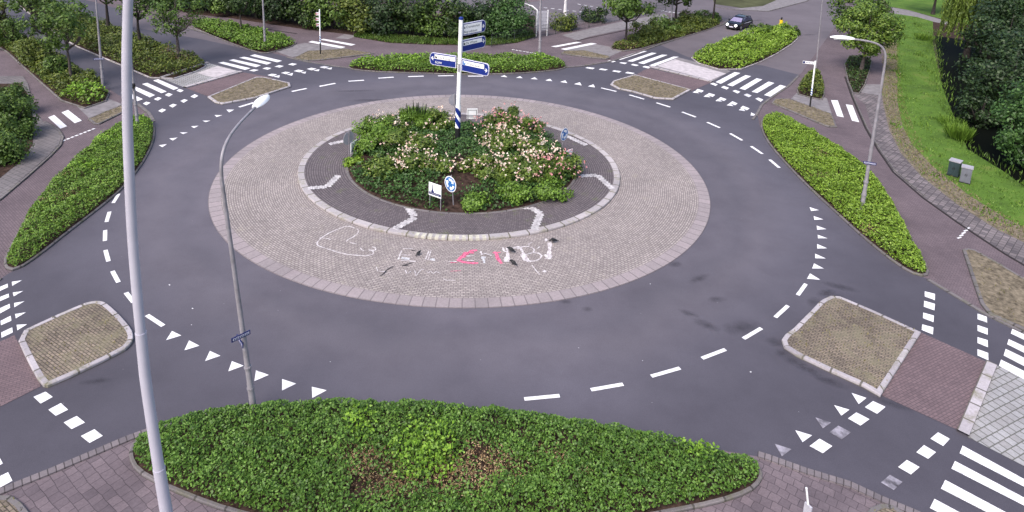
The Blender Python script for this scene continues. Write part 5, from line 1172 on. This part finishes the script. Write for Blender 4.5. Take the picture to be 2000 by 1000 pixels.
# ------------------------------------------------------------------ trees and shrubs
GT = 'street trees around the junction'
tree('slim tree rising from the brownish median bed nearest the zebra crossing at upper left', P(352, 126), 3.0, .19, (2.1, 2.1, 2.0), 2000, .24, 'leaf_tree', 31, group=GT)
tree('second tree in the median bed, right behind the pale mast', P(275, 96), 3.2, .19, (1.8, 1.8, 1.7), 1300, .24, 'leaf_tree', 32, bark='bark_dark', group=GT)
tree('third median tree with dark trunk left of the pale mast', P(212, 62), 3.4, .2, (2.0, 2.0, 1.9), 1500, .26, 'leaf_tree', 33, bark='bark_dark', group=GT)
tree('young forked tree nearest in the shrubby bed at left', P(139, 160), 3.0, .14, (2.0, 2.0, 2.0), 2100, .23, 'leaf_tree', 34, group=GT)
tree('pale trunked tree behind the young forked tree at left', P(98, 118), 2.6, .17, (2.2, 2.2, 2.1), 2200, .24, 'leaf_tree', 35, group=GT)
tree('dark trunked tree at far upper left above the shrubs', P(66, 62), 2.6, .16, (2.6, 2.6, 2.2), 2300, .26, 'leaf_tree', 36, bark='bark_dark', group=GT)
tree('leafy tree in the extreme upper left corner', P(10, 45), 2.8, .18, (3.0, 3.0, 2.6), 3000, .27, 'leaf_tree', 37, bark='bark_dark', group=GT)
tree('sapling with thin trunk in the planted strip along the upper left road', P(471, 64), 2.2, .13, (1.6, 1.6, 1.5), 1500, .27, 'leaf_hedge', 38, group=GT)
tree('round crowned street tree on bare earth near the car park fence', P(1222, 88), 2.7, .17, (2.9, 2.7, 2.5), 5200, .3, 'leaf_tree', 39, bark='bark_dark', group=GT)
tree('wide dark street tree above the shrubs left of the car', P(1318, 52), 3.0, .2, (2.9, 2.6, 1.9), 3400, .32, 'leaf_hedge', 40, bark='bark_dark', group=GT)
tree('thin trunked tree at the shrub bed tip behind the car', P(1392, 45), 4.0, .15, (2.0, 2.0, 1.7), 1600, .32, 'leaf_hedge', 41, bark='bark_dark', group=GT)
tree('thick bright yellow green tree with its crown over the narrow bed', P(1682, 140), 2.2, .22, (2.75, 2.5, 2.4), 9000, .24, 'leaf_yellow_green', 42, bark='bark', group=GT, k=52)
tree('darker tree directly behind the bright yellow green tree', P(1672, 88), 2.2, .2, (2.9, 2.6, 2.6), 4800, .3, 'leaf_tree', 43, bark='bark_dark', group=GT)
tree('white barked birch behind the car park fence', P(1103, 44), 3.6, .28, (1.8, 1.8, 2.2), 700, .25, 'leaf_tree', 44, bark='birch', group=GT)
GH = 'hedge shrubs along the far cycle path'
HP = [(300, 14, 2.6, 4.2), (352, 22, 2.4, 4.0), (402, 27, 2.4, 4.4), (448, 34, 2.5, 4.8), (497, 41, 2.6, 5.0), (545, 48, 2.6, 4.6), (594, 55, 2.7, 4.8), (648, 61, 2.8, 4.6), (700, 66, 2.8, 5.0), (752, 70, 2.8, 4.6), (800, 73, 2.7, 4.8), (848, 74, 2.6, 4.4), (890, 76, 2.3, 3.8), (930, 74, 2.5, 3.6)]
HW = ['dark hedge shrub at the far left end of the hedge row', 'dark hedge shrub second from the left hedge end', 'dark hedge shrub behind the thin sapling', 'hedge shrub between the sapling and the second lamp post', 'hedge shrub right behind the lamp post in the planted strip', 'dark hedge shrub left of the slim post with red plates', 'dark hedge shrub directly behind the slim post with red plates', 'dark hedge shrub right of the slim post with red plates', 'olive hedge shrub behind the end of the small dry grass island', 'dark hedge shrub above the left end of the crescent bed', 'tall hedge shrub left of the blue direction boards', 'hedge shrub above the left pointing direction board', 'thin hedge shrub just left of the signpost top', 'dark hedge shrub directly behind the signpost top boards']
for i, (px, py, r, h) in enumerate(HP):
    c = P(px, py); c.y += 1.2
    shrub(HW[i], c, (r*1.15, r, h), 3600, .3, ('leaf_hedge', 'leaf_dark', 'leaf_hedge', 'leaf_tree')[i % 4] if i != 8 else 'leaf_shrub', 200+i, group=GH, name='hedge_shrub', k=40)
c = P(985, 74); c.y += 1.0
shrub('big rounded glossy green bush between signpost boards and notice board', c, (3.5, 3.2, 4.6), 9000, .26, 'leaf_ivy', 260, name='round_bush', cat='bush', k=70)
# taller trees behind the hedge fill the strip above it
for i, (px, py, mt, lab) in enumerate(((330, -25, 'leaf_hedge', 'tall dark tree behind the left hedge end'), (430, -18, 'leaf_dark', 'tall dark tree behind the sapling'), (540, -10, 'leaf_hedge', 'tall dark tree behind the left half of the hedge'), (650, -4, 'leaf_dark', 'tall dark tree behind the middle of the hedge'), (770, 4, 'leaf_hedge', 'tall dark tree behind the hedge left of the signpost'))):
    tree(lab, P(px, py), 2.0, .25, (4.4, 3.6, 3.4), 4200, .42, mt, 300+i, bark='bark_dark', group='tall trees behind the far hedge', name='hedge_tree')
# bushes by the fence, left hedge, shrubs in beds
shrub('yellow green bush at the foot of the birch behind the fence', P(1100, 58), (1.9, 1.4, 1.9), 1800, .24, 'leaf_shrub', 400, group='bushes behind the mesh fence')
shrub('low grey green bush behind the fence right of the birch', P(1160, 42), (2.2, 1.5, 1.7), 1900, .24, 'leaf_hedge', 401, group='bushes behind the mesh fence')
shrub('dense bush filling the left picture edge above the grey footway', P(22, 268), (1.75, 1.7, 2.6), 6500, .17, 'leaf_tree', 402, group='bushes at the left edge', k=60)
shrub('second dense bush at the left picture edge, lower and darker', P(-8, 318), (1.7, 1.5, 1.7), 5500, .16, 'leaf_tree', 403, group='bushes at the left edge', k=50)
shrub('tall bush behind the two bushes at the left picture edge', P(15, 225), (1.6, 1.6, 2.0), 4000, .18, 'leaf_tree', 404, group='bushes at the left edge', k=40)
flat('bed_soil', [(-60, 385), (0, 350), (40, 318), (64, 285), (66, 245), (58, 190), (40, 165), (-100, 165)], .066, M['soil'])
for i, (px, py, r, h, mt, lab) in enumerate(((70, 128, 1.8, 2.2, 'leaf_shrub', 'shrub at the path edge in the left bed, below the pale trunked tree'), (28, 92, 2.0, 2.6, 'leaf_tree', 'tall shrub at the path edge near the upper left corner'), (-10, 62, 2.2, 3.0, 'leaf_shrub', 'shrub at the picture edge in the upper left corner'), (110, 150, 1.3, 1.5, 'leaf_tree', 'small shrub between path edge and young forked tree'), (165, 168, 1.2, 1.1, 'leaf_shrub', 'low shrub beside the road between forked tree and lamp post'))):
    shrub(lab, P(px, py), (r, r, h), 2400, .2, mt, 420+i, group='shrubs in the left bed', k=30)
for i, (px, py, r, h, lab) in enumerate(((1262, 74, 2.0, 1.9, 'shrub mound right of the round crowned street tree'), (1302, 62, 2.0, 1.8, 'shrub mound under the wide dark street tree'), (1345, 50, 1.9, 1.6, 'shrub mound in the middle of the bed left of the car'), (1380, 41, 1.6, 1.3, 'shrub mound at the bed tip nearest the car'))):
    shrub(lab, P(px, py), (r*1.2, r, h), 2000, .24, ('leaf_shrub', 'leaf_tree')[i % 2], 440+i, group='shrub mounds left of the car', k=30)
for i, (px, py, r, h, lab) in enumerate(((1542, 68, 1.1, 1.0, 'darker bushy clump at the far tip of the median bed right of the car'), (1485, 66, 1.5, 1.2, 'dark clump in the median bed just behind the car'))):
    shrub(lab, P(px, py), (r*1.3, r, h), 1500, .22, 'leaf_tree', 450+i, group='clumps in the car median', k=26)
# the dark wood on the ditch bank at right, tree by tree
GW = 'trees on the ditch bank'
def banktree(label, px, py, crown, h0, nl, leaf, mat, seed, k=60): return tree(label, P(px, py), h0, .25, crown, nl, leaf, mat, seed, bark='bark_dark', group=GW, name='bank_tree', k=k)
banktree('mid green bank tree with light leaf tips at the right picture edge', 2010, 330, (2.3, 2.4, 3.3), .6, 11000, .2, 'leaf_ivy', 500, 80)
banktree('very dark bank tree behind the light tipped one', 1962, 230, (3.0, 2.8, 3.4), .5, 9000, .24, 'leaf_dark', 501, 70)
banktree('dark grey green bank tree above the black water', 1950, 165, (3.4, 3.2, 3.8), .8, 9000, .26, 'leaf_dark', 502, 70)
banktree('dark bank tree right of the willow', 1985, 100, (4.0, 3.6, 4.4), 1.2, 9000, .3, 'leaf_dark', 503, 70)
banktree('dark bank tree at the upper right picture corner', 1995, 140, (4.2, 3.8, 5.0), 1.0, 9000, .3, 'leaf_dark', 504, 70)
banktree('dark tree behind the willow at top right', 1930, 30, (3.2, 3.0, 3.6), 2.0, 6000, .32, 'leaf_dark', 505, 60)
banktree('dark tree with visible trunk beyond the far footpath', 1822, 28, (3.4, 3.0, 3.2), 2.6, 4200, .34, 'leaf_dark', 506, 50)
banktree('distant dark tree at the top edge right of the grass slope', 1790, -20, (4.0, 3.6, 3.6), 1.6, 4200, .4, 'leaf_dark', 507, 50)
banktree('distant dark tree at the top edge above the road', 1420, -22, (5.0, 4.0, 3.2), 1.0, 4800, .42, 'leaf_dark', 508, 50)
banktree('second distant dark tree at the top edge above the road', 1520, -30, (5.0, 4.0, 3.2), 1.4, 4200, .42, 'leaf_hedge', 509, 50)
banktree('overhanging dark bush at the water beside the reeds', 1915, 245, (1.7, 1.5, 1.5), .2, 3200, .2, 'leaf_dark', 510, 40)
# weeping willow
c = P(1886, 112); t = thing('willow', 'weeping willow with long pale hanging strands over the ditch', 'tree', c, group=GW)
mb = MB(); branchy(mb, 4.5, .35, 7, 3.5, 3.0, 61); mb.build('trunk', M['bark_dark'], t, True)
pos, tg = [], []
g = np.random.default_rng(8)
for i in range(190):
    a = g.uniform(0, 6.28); r0 = 2.7*math.sqrt(g.uniform(.02, 1)); top = 9.2-.35*r0*r0*.5+g.normal()*.3; ln_ = g.uniform(2.5, 6.8)
    n = int(ln_*26); u = np.arange(n)/n
    x = r0*math.cos(a)*(1+.12*u)+g.normal(0, .06, n); y = r0*math.sin(a)*(1+.12*u)+g.normal(0, .06, n); z = top-ln_*u
    pos.append(np.stack([x, y, np.maximum(z, .4)], 1)); tg.append(np.stack([g.normal(0, .3, n), g.normal(0, .3, n), -np.ones(n)], 1))
pos = np.concatenate(pos); tg = np.concatenate(tg)
leaves('crown', pos, np.cross(tg, g.normal(size=pos.shape)), .3*g.uniform(.6, 1.3, len(pos)), M['leaf_willow'], t, aspect=.3, tang=tg)
